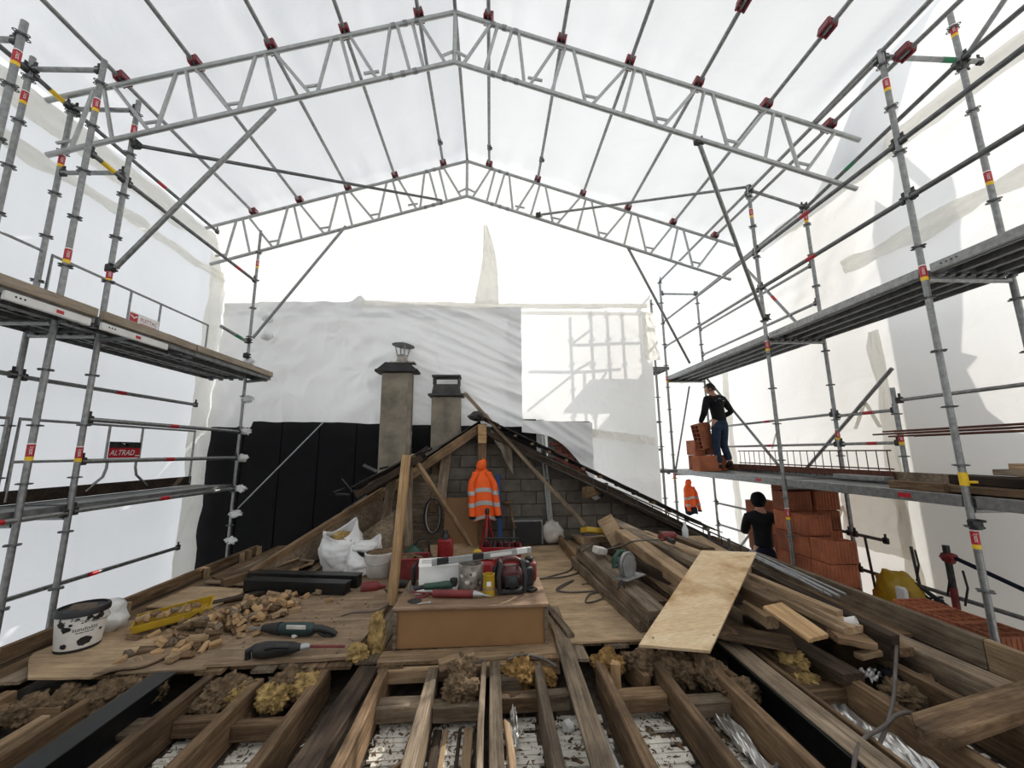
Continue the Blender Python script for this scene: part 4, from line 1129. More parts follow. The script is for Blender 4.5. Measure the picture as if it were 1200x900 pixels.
slab('plywood_sheet', [(-1.98, 3.14), (-1.0, 3.18), (-.98, 4.3), (-1.3, 4.9), (-2.15, 4.3)], 0.004, .020, 'ply_old', 'trodden plywood sheet under the two power tools', jag=.012, n=5)
slab('plywood_sheet', [(-2.52, 3.10), (-1.95, 3.12), (-2.1, 4.3), (-2.75, 4.25)], 0.001, .012, 'ply_old', 'trodden plywood sheet under the heap of offcuts', jag=.015, n=5)
slab('plywood_sheet', [(-3.02, 3.05), (-2.62, 3.03), (-2.40, 3.38), (-2.55, 3.9), (-3.3, 3.95), (-3.36, 3.4)], 0.012, .014, 'ply_sand', 'broken plywood piece beneath the black-splashed bucket', jag=.02, n=4)
slab('plywood_sheet', [(-2.62, 3.05), (-2.36, 3.14), (-2.25, 3.36), (-2.42, 3.40)], 0.027, .012, 'ply_old', 'small broken plywood tongue right of the splashed bucket', jag=.015, n=4)
slab('plywood_sheet', [(-3.3, 4.3), (-2.65, 4.2), (-2.6, 4.75), (-3.3, 4.9)], 0.006, .014, 'ply_sand', 'plywood piece along the left parapet beyond the bucket', jag=.015, n=4)
slab('plywood_sheet', [(-3.25, 5.0), (-2.7, 4.85), (-2.5, 5.4), (-3.1, 5.6)], 0.016, .014, 'ply_old', 'plywood piece lying behind the black steel channels', jag=.015, n=4)
slab('plywood_sheet', [(-1.9, 4.9), (-.3, 4.35), (-.3, 6.6), (-1.9, 6.6)], 0.001, .012, 'ply_old', 'worn plywood sheet under the sacks and red crate', jag=.01, n=4)
ch = chips(420, -.4, 1.4, 3.35, 6.8, .019, .004, .012, 5)
o = ch.build('wood_shavings', M['wood_new'], smooth=False); stuff(o); tag(o, 'pale wood shavings scattered on the sawdusted plywood', 'shavings')
ch = chips(300, -2.4, -.95, 3.2, 4.8, .026, .004, .013, 6)
o = ch.build('wood_crumbs', M['debris'], smooth=False); stuff(o); tag(o, 'dark crumbs scattered on the trodden left plywood', 'debris')

# ---------------------------------------------------------------- boxed hatch with lid
bx = thing('wooden_box', 'brown hardboard box with a wide lid carrying tools, middle of the deck', 'box', (-.15, 3.6, 0))
mb = MB(bx); mb.cbox((-.145, 3.61, .135), (1.13, .60, .27), .004); mb.build('body', M['mdf'], bx)
mb = MB(bx); mb.cbox((-.145, 3.62, .284), (1.19, .68, .022), .004); mb.build('lid', M['mdf_top'], bx)
for sx in (-.575, .57):
    mb = MB(bx); mb.cbox((-.145 + sx, 3.302, .13), (.03, .02, .26), .003); mb.build('corner_strip', M['wood_grey'], bx)
jboard('threshold_plank', (-.80, 3.20, .005), (.47, 3.24, .005), .15, .035, 'wood_light', 'flat plank along the foot of the brown box', 'plank')
jboard('threshold_beam', (-.78, 3.10, -.03), (.49, 3.15, -.03), .05, .09, 'wood_light', 'squared beam in front of the flat plank below the brown box', 'beam')
jboard('long_plank', (.49, 1.2, .025), (.575, 3.98, .025), .115, .035, 'wood_grey', 'long grey plank lying from the foreground joists past the box right side', 'plank')
jboard('short_plank', (.62, 3.35, .05), (.52, 3.98, .05), .06, .025, 'wood_grey', 'short grey strip beside the upper end of the long grey plank', 'plank')
jboard('short_plank', (-.36, 3.06, .03), (-.12, 3.13, .05), .07, .06, 'wood_light', 'short pale offcut in front of the box beside brown wool', 'plank')

# ---------------------------------------------------------------- black steel and grey planks over the joists
def ibeam(p0, p1, w, h, label):
    r = thing('steel_beam', label, 'beam', ((V(p0) + V(p1)) / 2))
    L = (V(p1) - V(p0)).length; Mx = (V(p1) - V(p0)).to_track_quat('X', 'Z').to_matrix(); c = (V(p0) + V(p1)) / 2
    mb = MB(r); mb.cbox(c - V((0, 0, .006)), (L, w, .012), .003, Mx); mb.build('top_flange', M['steel_black'], r)
    mb = MB(r); mb.cbox(c - V((0, 0, h / 2)), (L, .012, h - .02), .003, Mx); mb.build('web', M['steel_black'], r)
    mb = MB(r); mb.cbox(c - V((0, 0, h - .006)), (L, w, .012), .003, Mx); mb.build('bottom_flange', M['steel_black'], r)
ibeam((-2.12, 1.2, .03), (-2.16, 3.05, .03), .15, .20, 'black steel beam lying in the left foreground between joists')
jboard('pale_strip', (-2.22, 1.2, .01), (-2.26, 3.08, .01), .02, .05, 'wood_new', 'thin pale strip along the left side of the black steel beam', 'strip')
jboard('dark_plank', (-.96, 1.2, -.015), (-.845, 3.12, -.015), .14, .06, 'wood_dark', 'dark grey plank lying flat between joists left of the box', 'plank')
ibeam((1.79, 1.05, -.0), (1.80, 3.24, -.0), .17, .22, 'dark steel beam with dusty top in the right foreground')
jboard('dark_plank', (1.79, 1.05, .012), (1.80, 3.24, .012), .15, .011, 'wood_grey', 'thin grey board on top of the dark steel beam', 'plank')
jboard('grey_pipe_strip', (.66, 1.3, -.10), (.60, 3.0, -.10), .035, .03, M['galv'], 'thin grey metal strip beneath the long grey plank', 'strip')
jboard('chamfered_plank', (3.06, 3.30, .04), (3.16, 1.2, .04), .17, .20, 'wood_grey', 'thick plank with a chamfered end along the right parapet', 'plank', cut=.08)
jboard('pointed_plank', (2.12, 2.12, .085), (3.30, 2.42, .085), .17, .07, 'wood_old', 'short thick plank with a pointed end across the right joists', 'plank', cut=.10)

# ================================================================ TIMBER PILE ON THE RIGHT
PILE = [
 # p0, p1, w, t, mat, roll, label
 ((1.130, 5.098, 0.300), (1.303, 3.279, 0.220), .17, .13, 'wood_grey', 0, 'thick grey beam under the circular saw, nearest the plywood'),
 ((1.078, 5.231, 0.150), (1.263, 3.404, 0.100), .15, .10, 'wood_grey', 0, 'grey beam on the floor under the saw beam'),
 ((1.281, 5.007, 0.200), (1.428, 3.524, 0.200), .16, .10, 'wood_old', 0, 'brown board between the saw beam and the pale beam'),
 ((1.580, 4.940, 0.520), (1.704, 3.503, 0.380), .17, .12, 'wood_light', 0, 'broad pale beam in the middle of the timber pile'),
 ((1.624, 4.835, 0.300), (1.668, 3.631, 0.260), .12, .10, 'wood_light', 0, 'narrow pale board along the near side of the broad pale beam'),
 ((1.595, 5.432, 0.560), (1.894, 3.704, 0.460), .13, .06, 'wood_grey', 12, 'grey plank tilted on the pile above the broad pale beam'),
 ((1.772, 4.814, 0.520), (1.966, 3.773, 0.500), .14, .05, 'wood_light', 0, 'light plank lying behind the tilted grey plank'),
 ((2.051, 4.892, 0.500), (2.107, 3.935, 0.520), .10, .06, 'wood_old', 0, 'brown plank near the clear bottle'),
 ((1.735, 4.976, 0.120), (1.738, 3.133, 0.120), .20, .04, 'wood_old', 0, 'wide brown board low in the pile under the leaning panel'),
 ((2.055, 5.370, 0.220), (2.000, 3.427, 0.250), .16, .06, 'wood_dark', 0, 'dark board under the upper part of the leaning panel'),
 ((2.207, 4.720, 0.360), (2.205, 3.395, 0.320), .14, .08, 'wood_old', 0, 'brown beam emerging behind the leaning panel'),
 ((2.103, 3.657, 0.240), (2.135, 3.168, 0.200), .10, .09, 'wood_light', 0, 'square timber with pale sawn end right of the leaning panel'),
 ((2.141, 3.542, 0.330), (2.209, 3.187, 0.300), .13, .10, 'wood_old', 0, 'reddish beam end pointing right beside the leaning panel'),
 ((2.384, 3.717, 0.300), (2.567, 2.940, 0.200), .19, .05, 'wood_light', 0, 'wide flat board running along the right side of the pile'),
 ((2.122, 3.124, 0.300), (2.213, 2.821, 0.200), .20, .03, 'wood_new', 0, 'short bright board on top of the wide flat board'),
 ((2.536, 3.934, 0.340), (2.770, 2.839, 0.180), .09, .17, 'wood_dark', 0, 'long dark beam on edge running parallel to the right parapet'),
 ((2.316, 3.664, 0.360), (2.507, 2.962, 0.300), .06, .04, 'wood_light', 0, 'thin pale batten beside the long dark beam'),
 ((1.729, 3.257, 0.100), (2.180, 3.030, 0.080), .22, .04, 'wood_old', 0, 'short board crossing the joists under the leaning panel'),
 ((2.438, 2.980, 0.160), (2.650, 2.905, 0.140), .17, .05, 'wood_old', 0, 'small square board end near the white cup'),
 ((2.526, 2.887, 0.060), (2.893, 2.958, 0.060), .06, .04, 'wood_light', 0, 'short pale strip against the end of the long dark beam'),
 ((1.406, 5.458, 0.300), (1.658, 3.758, 0.350), .12, .10, 'wood_dark', 0, 'dark timber buried under the tilted grey plank'),
 ((2.236, 3.597, 0.050), (2.326, 2.715, 0.020), .16, .06, 'wood_dark', 0, 'dark board low on the right beneath the short bright board'),
 ((2.830, 3.849, 0.160), (2.903, 2.920, 0.060), .16, .06, 'wood_old', 0, 'brown board low beneath the long dark beam'),
]
for (p0, p1, w, t, mt, rl_, lb) in PILE:
    jboard('timber_board', p0, p1, w, t, mt, lb, 'timber', roll=rl_)
jboard('edge_board', (1.081, 6.825, 0.160), (1.086, 5.069, 0.160), .045, .20, 'wood_old', 'brown board on edge at the left end of the timber pile', 'timber')
jboard('edge_board', (1.365, 7.432, 0.100), (1.448, 5.780, 0.120), .16, .05, 'wood_light', 'short board lying behind the board on edge', 'timber')
jboard('timber_block', (1.174, 5.207, 0.500), (1.456, 5.283, 0.460), .16, .06, 'yellow', 'yellow-faced timber block on the pile', 'timber', roll=-14)
jboard('timber_block', (1.219, 5.286, 0.360), (1.485, 5.364, 0.360), .14, .12, 'wood_light', 'pale timber block under the yellow-faced block', 'timber')
mb = MB(); mb.cbox((0, 0, 0), (.20, .05, .36), .006); o = mb.build('timber_end', M['wood_light']); o.location = V((1.489, 5.059, 0.480)); o.rotation_euler = (R(-30), R(-28), R(-8)); tag(o, 'short wide plank end tilted upright on the pile', 'timber')
mb = MB(); mb.cbox((0, 0, 0), (.15, .09, .07), .006); o = mb.build('paper_bundle', M['white_dirty']); o.location = V((1.212, 4.614, 0.360)); o.rotation_euler = (R(8), R(14), R(30)); tag(o, 'pale wrapped bundle lying by the cables on the pile', 'bundle')
jboard('floor_batten', (.48, 6.45, .045), (1.05, 6.5, .045), .06, .03, 'wood_dark', 'dark batten on the floor in front of the loudspeaker', 'batten')
jboard('floor_batten', (0.990, 4.582, 0.030), (1.206, 4.650, 0.030), .03, .02, 'wood_grey', 'small stick on the plywood near the saw beam', 'batten')

# leaning new plywood panel with an orange sanded patch
PA, PB, PC, PD = V((1.02, 2.96, .13)), V((1.46, 2.84, .13)), V((2.390, 3.720, 0.540)), V((1.941, 3.720, 0.535))
pn = thing('plywood_board', 'new pale plywood panel leaning on the timber pile', 'plywood', PA)
ux = (PB - PA); uz = ((PD - PA) + (PC - PB)) / 2; nz = ux.cross(uz).normalized()
mb = MB(pn); mb.prism([(0, 0), (1, 0), (1, 1), (0, 1)], PA, ux, uz, nz * -.022); mb.build('sheet', M['ply_new'], pn, smooth=False)
pts = []
for k in range(40):
    t = k / 40 * 2 * math.pi
    u = .60 + .30 * math.copysign(abs(math.cos(t)) ** .7, math.cos(t)); v = .50 + .42 * math.copysign(abs(math.sin(t)) ** .7, math.sin(t))
    d = .04 * fbm((math.cos(t) * 2, math.sin(t) * 2, 4), 3)
    pts.append((min(.965, max(.1, u + d)), v + d))
mb = MB(pn); mb.prism(pts, PA + nz * .0006, ux, uz, nz * .0006); pass
for i, (u, v) in enumerate(((.95, .12), (.9, .93), (.14, .06), (.93, .5))):
    mb = MB(pn); mb.lathe([(.008, 0), (.006, .002)], PA + ux * u + uz * v + nz * .001, 8); mb.build('nail_head', M['iron'], pn)

# pipes / rods along the parapet
for k in range(5):
    a, b = V((2.612, 4.128, 0.400)), V((2.683, 3.258, 0.300))
    o_ = V((.045 * k * .6, .035 * k, .012 * (k % 2)))
    mb = MB(); mb.tube(a + o_, b + o_ + V((random.uniform(-.05, .05), random.uniform(-.2, .1), 0)), .011, 8)
    tag(mb.build('conduit_rod', M['galv']), 'thin silvery rod in a bundle along the right parapet', 'rod', 'silvery rods beside the right parapet')

# ================================================================ OFFCUTS, BUCKET, CHANNELS ON THE LEFT
rg = random.Random(21)
OC = []
mts = ['wood_light', 'wood_new', 'wood_old', 'wood_light', 'wood_new', 'wood_grey']
for k in range(18):
    s = (rg.uniform(.05, .125), rg.uniform(.035, .062), rg.uniform(.022, .044))
    mb = MB(); mb.cbox((0, 0, 0), s, .004, None); OC.append((mb.mesh('wood_offcut', M[mts[k % 6]], 40), s))
def offcut(x, y, z, flat=False):
    me, s = rg.choice(OC)
    o = bpy.data.objects.new('wood_offcut', me); COL.objects.link(o)
    o.location = (x, y, z); o.rotation_euler = (rg.uniform(-.5, .5) * (not flat), rg.uniform(-.6, .6) * (not flat), rg.uniform(0, 6.28))
    tone = 'fresh pale' if 'fresh' in me.materials[0].name else 'dusty grey' if 'grey' in me.materials[0].name else 'light tan' if 'light' in me.materials[0].name else 'dark brown'
    tag(o, tone + ' sawn wood offcut in the heap on the left plywood', 'offcut', tone + ' wood offcuts heaped on the left plywood')
heap = []
for k in range(230):
    t = rg.random(); cx = -2.46 + .46 * t; cy = 3.48 + .72 * t
    x = cx + rg.gauss(0, .17); y = cy + rg.gauss(0, .16)
    if y < 3.2: continue
    n = sum(1 for (a, b) in heap if (a - x) ** 2 + (b - y) ** 2 < .06 ** 2)
    heap.append((x, y)); offcut(x, y, .035 + .020 * min(n, 4))
for (px, py) in ((206, 780), (150, 762), (345, 718), (290, 738), (338, 700), (150, 775), (170, 770)):
    p = V((-2.605, 3.686, 0.000))
for p in ((-2.238, 3.241, 0.040), (-1.796, 4.044, 0.040), (-2.010, 3.707, 0.050), (-2.408, 3.303, 0.040), (-1.987, 4.121, 0.040)): offcut(p[0], p[1], p[2], True)
# yellow tray standing in the heap
tr = thing('plastic_tray', 'yellow plastic tray tipped in the heap of offcuts', 'tray', V((-2.671, 3.783, 0.100)), (R(16), R(-8), R(24)))
mb = MB(); L, W, H = .46, .17, .06
mb.prism([(-L / 2, 0), (L / 2, 0), (L / 2 + .05, H), (-L / 2 - .02, H)], (0, -W / 2, 0), (1, 0, 0), (0, 0, 1), (0, .006, 0))
mb.prism([(-L / 2, 0), (L / 2, 0), (L / 2 + .05, H), (-L / 2 - .02, H)], (0, W / 2, 0), (1, 0, 0), (0, 0, 1), (0, .006, 0))
mb.box((0, 0, .003), (L, W, .006)); mb.box((-L / 2 - .01, 0, H / 2), (.006, W, H)); mb.box((L / 2 + .025, 0, H / 2), (.006, W, H), rotm(0, 38, 0)); mb.build('shell', M['yellow'], tr, smooth=False)
for k in range(9):
    mb = MB(); mb.cbox((-.2 + k * .045, rg.uniform(-.04, .04), .05 + rg.uniform(0, .02)), (.07, .04, .03), .004, rotm(rg.uniform(-30, 30), rg.uniform(-30, 30), rg.uniform(0, 90)))
    o = mb.build('wood_offcut', M[mts[k % 6]]); o.matrix_basis = Matrix.Translation(tr.location) @ tr.rotation_euler.to_matrix().to_4x4()
    tag(o, 'small sawn wood offcut lying in the yellow tray', 'offcut', 'offcuts in the yellow tray')
# plaster bucket with black splashes
bk = thing('bucket', 'white plastic bucket with black splashes and lettering by the left parapet', 'bucket', (-3.13, 3.48, .026), (0, 0, R(0))); bk.scale = (.9, .9, .96)
mb = MB()
mb.lathe([(.135, 0), (.142, .01), (.165, .27), (.172, .272), (.172, .285), (.165, .30), (.158, .30), (.150, .2), (.13, .02)], (0, 0, 0), 28); mb.build('pail', M['white'], bk)
mb = MB(); mb.lathe([(.137, .0), (.141, .001), (.1435, .022), (.139, .022)], (0, 0, 0), 28); mb.build('dirty_foot', M['black'], bk)
mb = MB(); mb.lathe([(.1665, .255), (.174, .258), (.174, .288), (.166, .302), (.150, .302), (.150, .29)], (0, 0, 0), 28); mb.build('rim', M['black'], bk, label='black smeared rim')
def on_bucket(ang, z, vs, fs, m, mb):
    r = .1425 + (z - .01) * .0885
    mb.add([V(((.1425 + (z + p.y - .01) * .0885 + .0015) * math.cos(ang + p.x / r), (.1425 + (z + p.y - .01) * .0885 + .0015) * math.sin(ang + p.x / r), z + p.y)) for p in vs], fs, m)
def splat(seed, s, n=22):
    vs = [V((0, 0, 0))] + [V((math.cos(t) * s * (1 + .5 * noise.noise(V((math.cos(t) * 2, math.sin(t) * 2, seed)))), .75 * math.sin(t) * s * (1 + .5 * noise.noise(V((math.cos(t) * 2, math.sin(t) * 2, seed + 9)))), 0)) for t in [k * 2 * math.pi / n for k in range(n)]]
    return vs, [(0, 1 + k, 1 + (k + 1) % n) for k in range(n)]
fa = math.atan2(-3.48, 3.13)
mb = MB()
for i, (a, z, s) in enumerate(((.25, .075, .045), (-.62, .055, .025), (-.55, .175, .03), (-.8, .21, .03), (.55, .22, .028), (.78, .235, .03), (.3, .245, .02), (-.15, .24, .015), (.9, .13, .014))):
    mb = MB(); on_bucket(fa + a, z, *splat(i * 3.3, s), 0, mb); mb.build('splash', M['black'], bk, smooth=False)
mb = MB()
for k in range(14): on_bucket(fa + rg.uniform(-1, 1), rg.uniform(.2, .25), *splat(k * 1.7 + 40, rg.uniform(.005, .014), 8), 0, mb)
stuff(mb.build('paint_specks', M['black'], bk, smooth=False))
mb = MB(); vs, fs = text_data('sundolitt', .044); on_bucket(fa + .20, .165, vs, fs, 0, mb)
for i_, (x_, w_) in enumerate(((-.045, .02), (-.02, .026), (.012, .03), (.042, .022))):
    on_bucket(fa + .20, .136, [V((x_ - w_ / 2, 0, 0)), V((x_ + w_ / 2, 0, 0)), V((x_ + w_ / 2, .006, 0)), V((x_ - w_ / 2, .006, 0))], [(0, 1, 2, 3)], 0, mb)
mb.build('lettering', M['black'], bk, smooth=False)
mb = MB(); lm = lump(4, .12, 3, .35, 2, (1.05, 1.05, .35)); mb.add([p + V((0, 0, .27)) for p in lm.v], lm.f); mb.build('contents', M['dust'], bk)
mb = MB(); lm = lump(9, .045, 2, .3, 2, (1.3, .7, .35)); mb.add([p + V((-.02, -.02, .292)) for p in lm.v], lm.f); mb.build('blue_rag', M['blue'], bk)
mb = MB(); mb.path([V((.172 * math.cos(t), .172 * math.sin(t) , .27 - .02)) + V((0, 0, -.05 * math.sin((t + 1.2) * 1))) for t in [k * .2 - 1.2 for k in range(17)]], .0028, 5); mb.build('handle', M['galv'], bk)
lm = lump(12, .16, 3, .35, 1.6, (1, 1, .8)); o = lm.build('film_bag', M['cloudy'], smooth=True); o.location = (-3.22, 3.75, .13); tag(o, 'crumpled clear plastic bag behind the splashed bucket', 'bag')

# black steel channels
def channel(p0, p1, label, h=.115, w=.13):
    r = thing('steel_channel', label, 'channel', (V(p0) + V(p1)) / 2)
    Mx = (V(p1) - V(p0)).to_track_quat('X', 'Z').to_matrix(); c = (V(p0) + V(p1)) / 2; L = (V(p1) - V(p0)).length
    mb = MB(r); mb.cbox(c + V((0, 0, h / 2)) + Mx @ V((0, -w / 2, 0)), (L, .012, h), .003, Mx); mb.build('web', M['steel_black'], r)
    for z in (.006, h - .006):
        mb = MB(r); mb.cbox(c + V((0, 0, z)), (L, w, .012), .003, Mx); mb.build('flange', M['steel_black'], r)
    mb = MB(r); mb.cbox(c + V((0, 0, h / 2)) + Mx @ V((L / 2 - .02, 0, 0)), (.01, w, h), .003, Mx); mb.build('end_plate', M['steel_black'], r)
channel((-2.60, 4.72, .025), (-1.47, 4.50, .025), 'black steel channel lying on the left deck, nearer of two')
channel((-2.70, 4.95, .025), (-1.42, 4.72, .025), 'black steel channel lying on the left deck, farther of two', h=.125)

# brown scrap heap against the left slope
for k in range(26):
    a = V((rg.uniform(-2.75, -2.0), rg.uniform(5.1, 6.1), .05 + rg.uniform(0, .12)))
    d = V((rg.uniform(-.25, .25), rg.uniform(-.2, .2), rg.uniform(-.04, .08)))
    board('scrap_wood', a - d, a + d, rg.uniform(.05, .12), rg.uniform(.015, .05), rg.choice(['wood_old', 'wood_light', 'wood_old', 'wood_grey']), roll=rg.uniform(-30, 30), label='broken brown scrap of wood heaped behind the black channels', cat='scrap', group='wood scraps behind the black channels')
jboard('scrap_beam', (-2.95, 4.85, .10), (-1.9, 6.3, .20), .10, .10, 'wood_old', 'old beam lying from the parapet past the scrap heap', 'beam')
jboard('scrap_beam', (-3.2, 5.1, .05), (-2.2, 6.45, .12), .14, .05, 'wood_old', 'flat brown plank along the foot of the left roof edge', 'plank')
jboard('scrap_plank', (-2.9, 4.2, .03), (-2.1, 4.85, .04), .08, .03, 'wood_dark', 'dark strip lying left of the black channels', 'plank')

# ---------------------------------------------------------------- mineral wool clumps
def wool(seed, r, amp, sq):
    bm = bmesh.new(); bmesh.ops.create_icosphere(bm, subdivisions=5, radius=1.0); vs = []
    for v in bm.verts:
        d = v.co.normalized(); s3 = V((seed * 7.3, seed * 3.1, seed))
        k = 1 + amp * fbm(d * 1.7 + s3, 3) + .22 * (abs(noise.noise(d * 4.5 + s3)) - .2) + .16 * noise.noise(d * 10 + s3) + .10 * noise.noise(d * 22 + s3)
        vs.append(V((d.x * sq[0], d.y * sq[1], d.z * sq[2])) * r * k)
    mb = MB(); mb.add(vs, [[v.index for v in f.verts] for f in bm.faces]); bm.free(); return mb
def clump(x, y, z, r, mat, label, seed, sq=(1, 1, .7), amp=.42):
    o = wool(seed, r, amp, sq).build('wool_clump', M[mat], smooth=True); o.location = (x, y, z)
    o.rotation_euler = (0, 0, seed); tag(o, label, 'insulation')
W_ = [
 (-2.86, 2.93, -.10, .10, 'wool_brown', 'dirty wool tuft between joists, leftmost'), (-2.70, 2.98, -.08, .09, 'wool_brown', 'dirty wool tuft second from the left between joists'),
 (-2.42, 2.98, -.07, .13, 'wool_brown', 'large brown wool clump left of the black steel beam'), (-2.24, 3.02, -.07, .10, 'wool_brown', 'brown wool clump touching the pale strip'),
 (-1.70, 2.97, -.06, .12, 'wool_brown', 'brown wool clump right of the black steel beam'), (-1.60, 2.93, -.06, .07, 'wool', 'yellow wool tuft torn between two joists'), (-1.78, 2.92, -.12, .09, 'wool_brown', 'dark wool clump beside the black beam end'),
 (-1.33, 3.02, -.07, .12, 'wool_brown', 'brown wool packed under the tool plywood edge'), (-1.38, 2.90, -.07, .095, 'wool', 'wide yellow wool piece hanging on a nogging'), (-1.22, 2.98, -.05, .08, 'wool', 'yellow wool flap left of the dark plank'),
 (-.20, 3.02, -.02, .10, 'wool_brown', 'brown wool hank hanging over the nogging in front of the box'), (-.19, 2.90, -.07, .10, 'wool_brown', 'lower end of the brown wool hank'),
 (.22, 3.06, -.07, .12, 'wool_amber', 'amber wool under the beam in front of the box'), (.36, 3.02, -.08, .08, 'wool_amber', 'small amber wool tuft near the long grey plank'),
 (.85, 3.15, -.08, .11, 'wool_amber', 'amber wool behind the pale block end'), (1.30, 3.06, -.07, .13, 'wool_brown', 'brown wool bed right of the pale block end'), (1.12, 3.12, -.06, .11, 'wool_brown', 'brown wool under the sawdusted plywood edge'),
 (1.50, 2.98, -.07, .12, 'wool_brown', 'brown wool heap under the leaning panel'), (1.62, 2.80, -.11, .10, 'wool_brown', 'brown wool clump below the panel corner'), (2.15, 3.02, -.03, .09, 'wool', 'yellow wool strand hanging between right joists'),
 (2.13, 2.90, -.12, .08, 'wool', 'yellow wool strand end lower between right joists'), (2.62, 2.72, -.12, .10, 'wool_brown', 'brown wool lying beside a far right joist'), (2.92, 2.85, -.14, .09, 'wool_brown', 'pale brown wool near the chamfered plank'),
]
for i, (x, y, z, r, mt, lb) in enumerate(W_): clump(x, y, z, r, mt, lb, i * 1.37 + .5, (1.15, .95, .75))
# wool standing beside the box
clump(-.85, 3.30, .10, .105, 'wool', 'upright yellow wool strip leaning left of the box', 41.0, (.55, .45, 1.5))
clump(-.96, 3.22, .02, .08, 'wool', 'yellow wool tuft at the foot of the upright strip', 43.0, (.9, .8, .7))
clump(-1.55, 2.86, -.16, .06, 'wool_brown', 'small brown wool lump in the second lath bay', 45.0)
for i, (x0, x1) in enumerate(((-1.5, -1.2), (.85, 1.12), (1.25, 1.5), (-1.85, -1.6))):
    pass
# crumpled foil
def foil(x, y, z, sx, sy, seed, label):
    mb = MB(); mb.grid(26, 26, lambda u, v: V(((u - .5) * sx, (v - .5) * sy, .05 * fbm((u * 3, v * 3, seed), 5) + .03 * noise.noise(V((u * 8, v * 8, seed))))))
    o = mb.build('foil_sheet', M['foil'], smooth=False); o.location = (x, y, z); o.modifiers.new('thick', 'SOLIDIFY').thickness = .003; tag(o, label, 'foil')
foil(2.16, 2.35, -.17, .26, .9, 1, 'long crumpled foil strip between right joists')
foil(1.42, 2.3, -.18, .10, .8, 2, 'narrow foil strip beside the black cable')
foil(1.28, 2.15, -.19, .14, .25, 3, 'crumpled foil patch by the black cable near the front edge')
foil(2.66, 2.95, -.12, .14, .12, 4, 'small foil scrap near the chamfered plank')
foil(.14, 2.72, -.17, .04, .4, 7, 'twisted foil ribbon right of the double joist')
for (x, y, z, lb) in ((.47, 2.72, -.2, 'white paper scrap beside the long grey plank'), (.40, 3.0, -.09, 'white paper scrap under the box beam')):
    lm = lump(x * 9, .04, 2, .5, 2, (1, .7, .8)); o = lm.build('paper_scrap', M['paper'], smooth=False); o.location = (x, y, z); tag(o, lb, 'paper')
lm = lump(2.2, .10, 3, .5, 2.2, (1, .8, .7)); o = lm.build('rag', M['blackcloth'], smooth=True); o.location = (2.78, 2.9, -.11); tag(o, 'black rag between joists near the chamfered plank', 'rag')
board('stick', (-.63, 2.36, -.21), (-.46, 2.52, -.19), .02, .02, 'wood_old', label='broken brown stick on white lath left of a foreground joist', cat='stick')
board('splinter_board', (.13, 2.05, -.16), (.10, 2.62, -.10), .05, .02, 'wood_light', roll=40, label='splintered board standing beside the double joist', cat='board')
mb = MB(); mb.lathe([(.028, 0), (.033, .07), (.030, .07), (.026, .004)], (0, 0, 0), 14); o = mb.build('cup', M['paper']); o.location = V((2.588, 3.025, 0.200)); o.rotation_euler = (R(70), 0, R(40)); tag(o, 'small white cup lying on the right boards', 'cup')

# ---------------------------------------------------------------- cables
def cable(pts, r, mat, label, n=6):
    P = [V(p) for p in pts]; out = []
    for i in range(len(P) - 1):                                     # Catmull-Rom
        a, b, c, d = P[max(i - 1, 0)], P[i], P[i + 1], P[min(i + 2, len(P) - 1)]
        for k in range(6):
            t = k / 6
            out.append(.5 * ((2 * b) + (c - a) * t + (2 * a - 5 * b + 4 * c - d) * t * t + (3 * b - a - 3 * c + d) * t ** 3))
    out.append(P[-1])
    mb = MB(); mb.path(out, r, n); return tag(mb.build('cable', M[mat], smooth=True), label, 'cable')
cable([(0.505, 4.741, 0.030), (0.743, 4.908, 0.030), (0.961, 5.093, 0.030), (1.112, 5.508, 0.050), (1.051, 4.884, 0.330), (1.192, 5.045, 0.340), (1.206, 4.702, 0.340), (1.483, 4.701, 0.380), (1.446, 4.109, 0.560), (1.814, 4.053, 0.580)], .008, 'cable', 'dark cable looping from the tools over the timber pile')
cable([(0.493, 4.803, 0.030), (0.831, 4.836, 0.030), (1.114, 5.079, 0.030), (1.267, 5.493, 0.050), (1.072, 4.802, 0.320), (1.332, 5.172, 0.340)], .008, 'cable', 'second dark cable from the tools to the pile')
cable([(0.714, 4.441, 0.030), (0.922, 4.705, 0.030), (0.806, 4.598, 0.030), (0.683, 4.417, 0.030), (0.809, 4.330, 0.030), (1.092, 4.331, 0.030), (0.982, 4.241, 0.030), (0.908, 4.040, 0.030), (1.077, 4.116, 0.030), (1.198, 4.235, 0.050)], .008, 'cable', 'cable coil on the plywood leading to the black socket')
cable([(-1.322, 3.898, 0.030), (-1.241, 3.968, 0.030), (-1.043, 3.964, 0.040), (-0.960, 4.121, 0.040)], .006, 'cable', 'thin cable from the power tool to the pale post')
cable([(1.149, 3.612, 0.280), (1.133, 3.642, 0.340), (1.176, 3.958, 0.140), (1.158, 4.190, 0.050)], .007, 'cable_black', 'black saw cable hanging to the socket')
cable([(1.05, 2.85, -.14), (1.14, 2.82, -.17), (1.22, 2.68, -.19), (1.24, 2.45, -.2), (1.30, 2.2, -.2), (1.35, 1.9, -.2), (1.38, 1.5, -.2)], .016, 'cable_black', 'thick black cable on the white lath right of a joist')
cable([(1.10, 2.82, -.15), (1.22, 2.6, -.19), (1.16, 2.4, -.2), (1.15, 2.2, -.2), (1.22, 2.15, -.19), (1.4, 2.22, -.16), (1.46, 2.25, -.13)], .011, 'cable', 'grey cable crossing the thick black cable')
cable([(2.762, 2.831, 0.120), (2.517, 2.620, 0.060), (2.319, 2.450, 0.018), (2.121, 2.300, -0.014), (1.967, 2.200, -0.044), (1.838, 2.100, -0.082)], .010, 'cable', 'grey cable hanging straight down from the long dark beam')
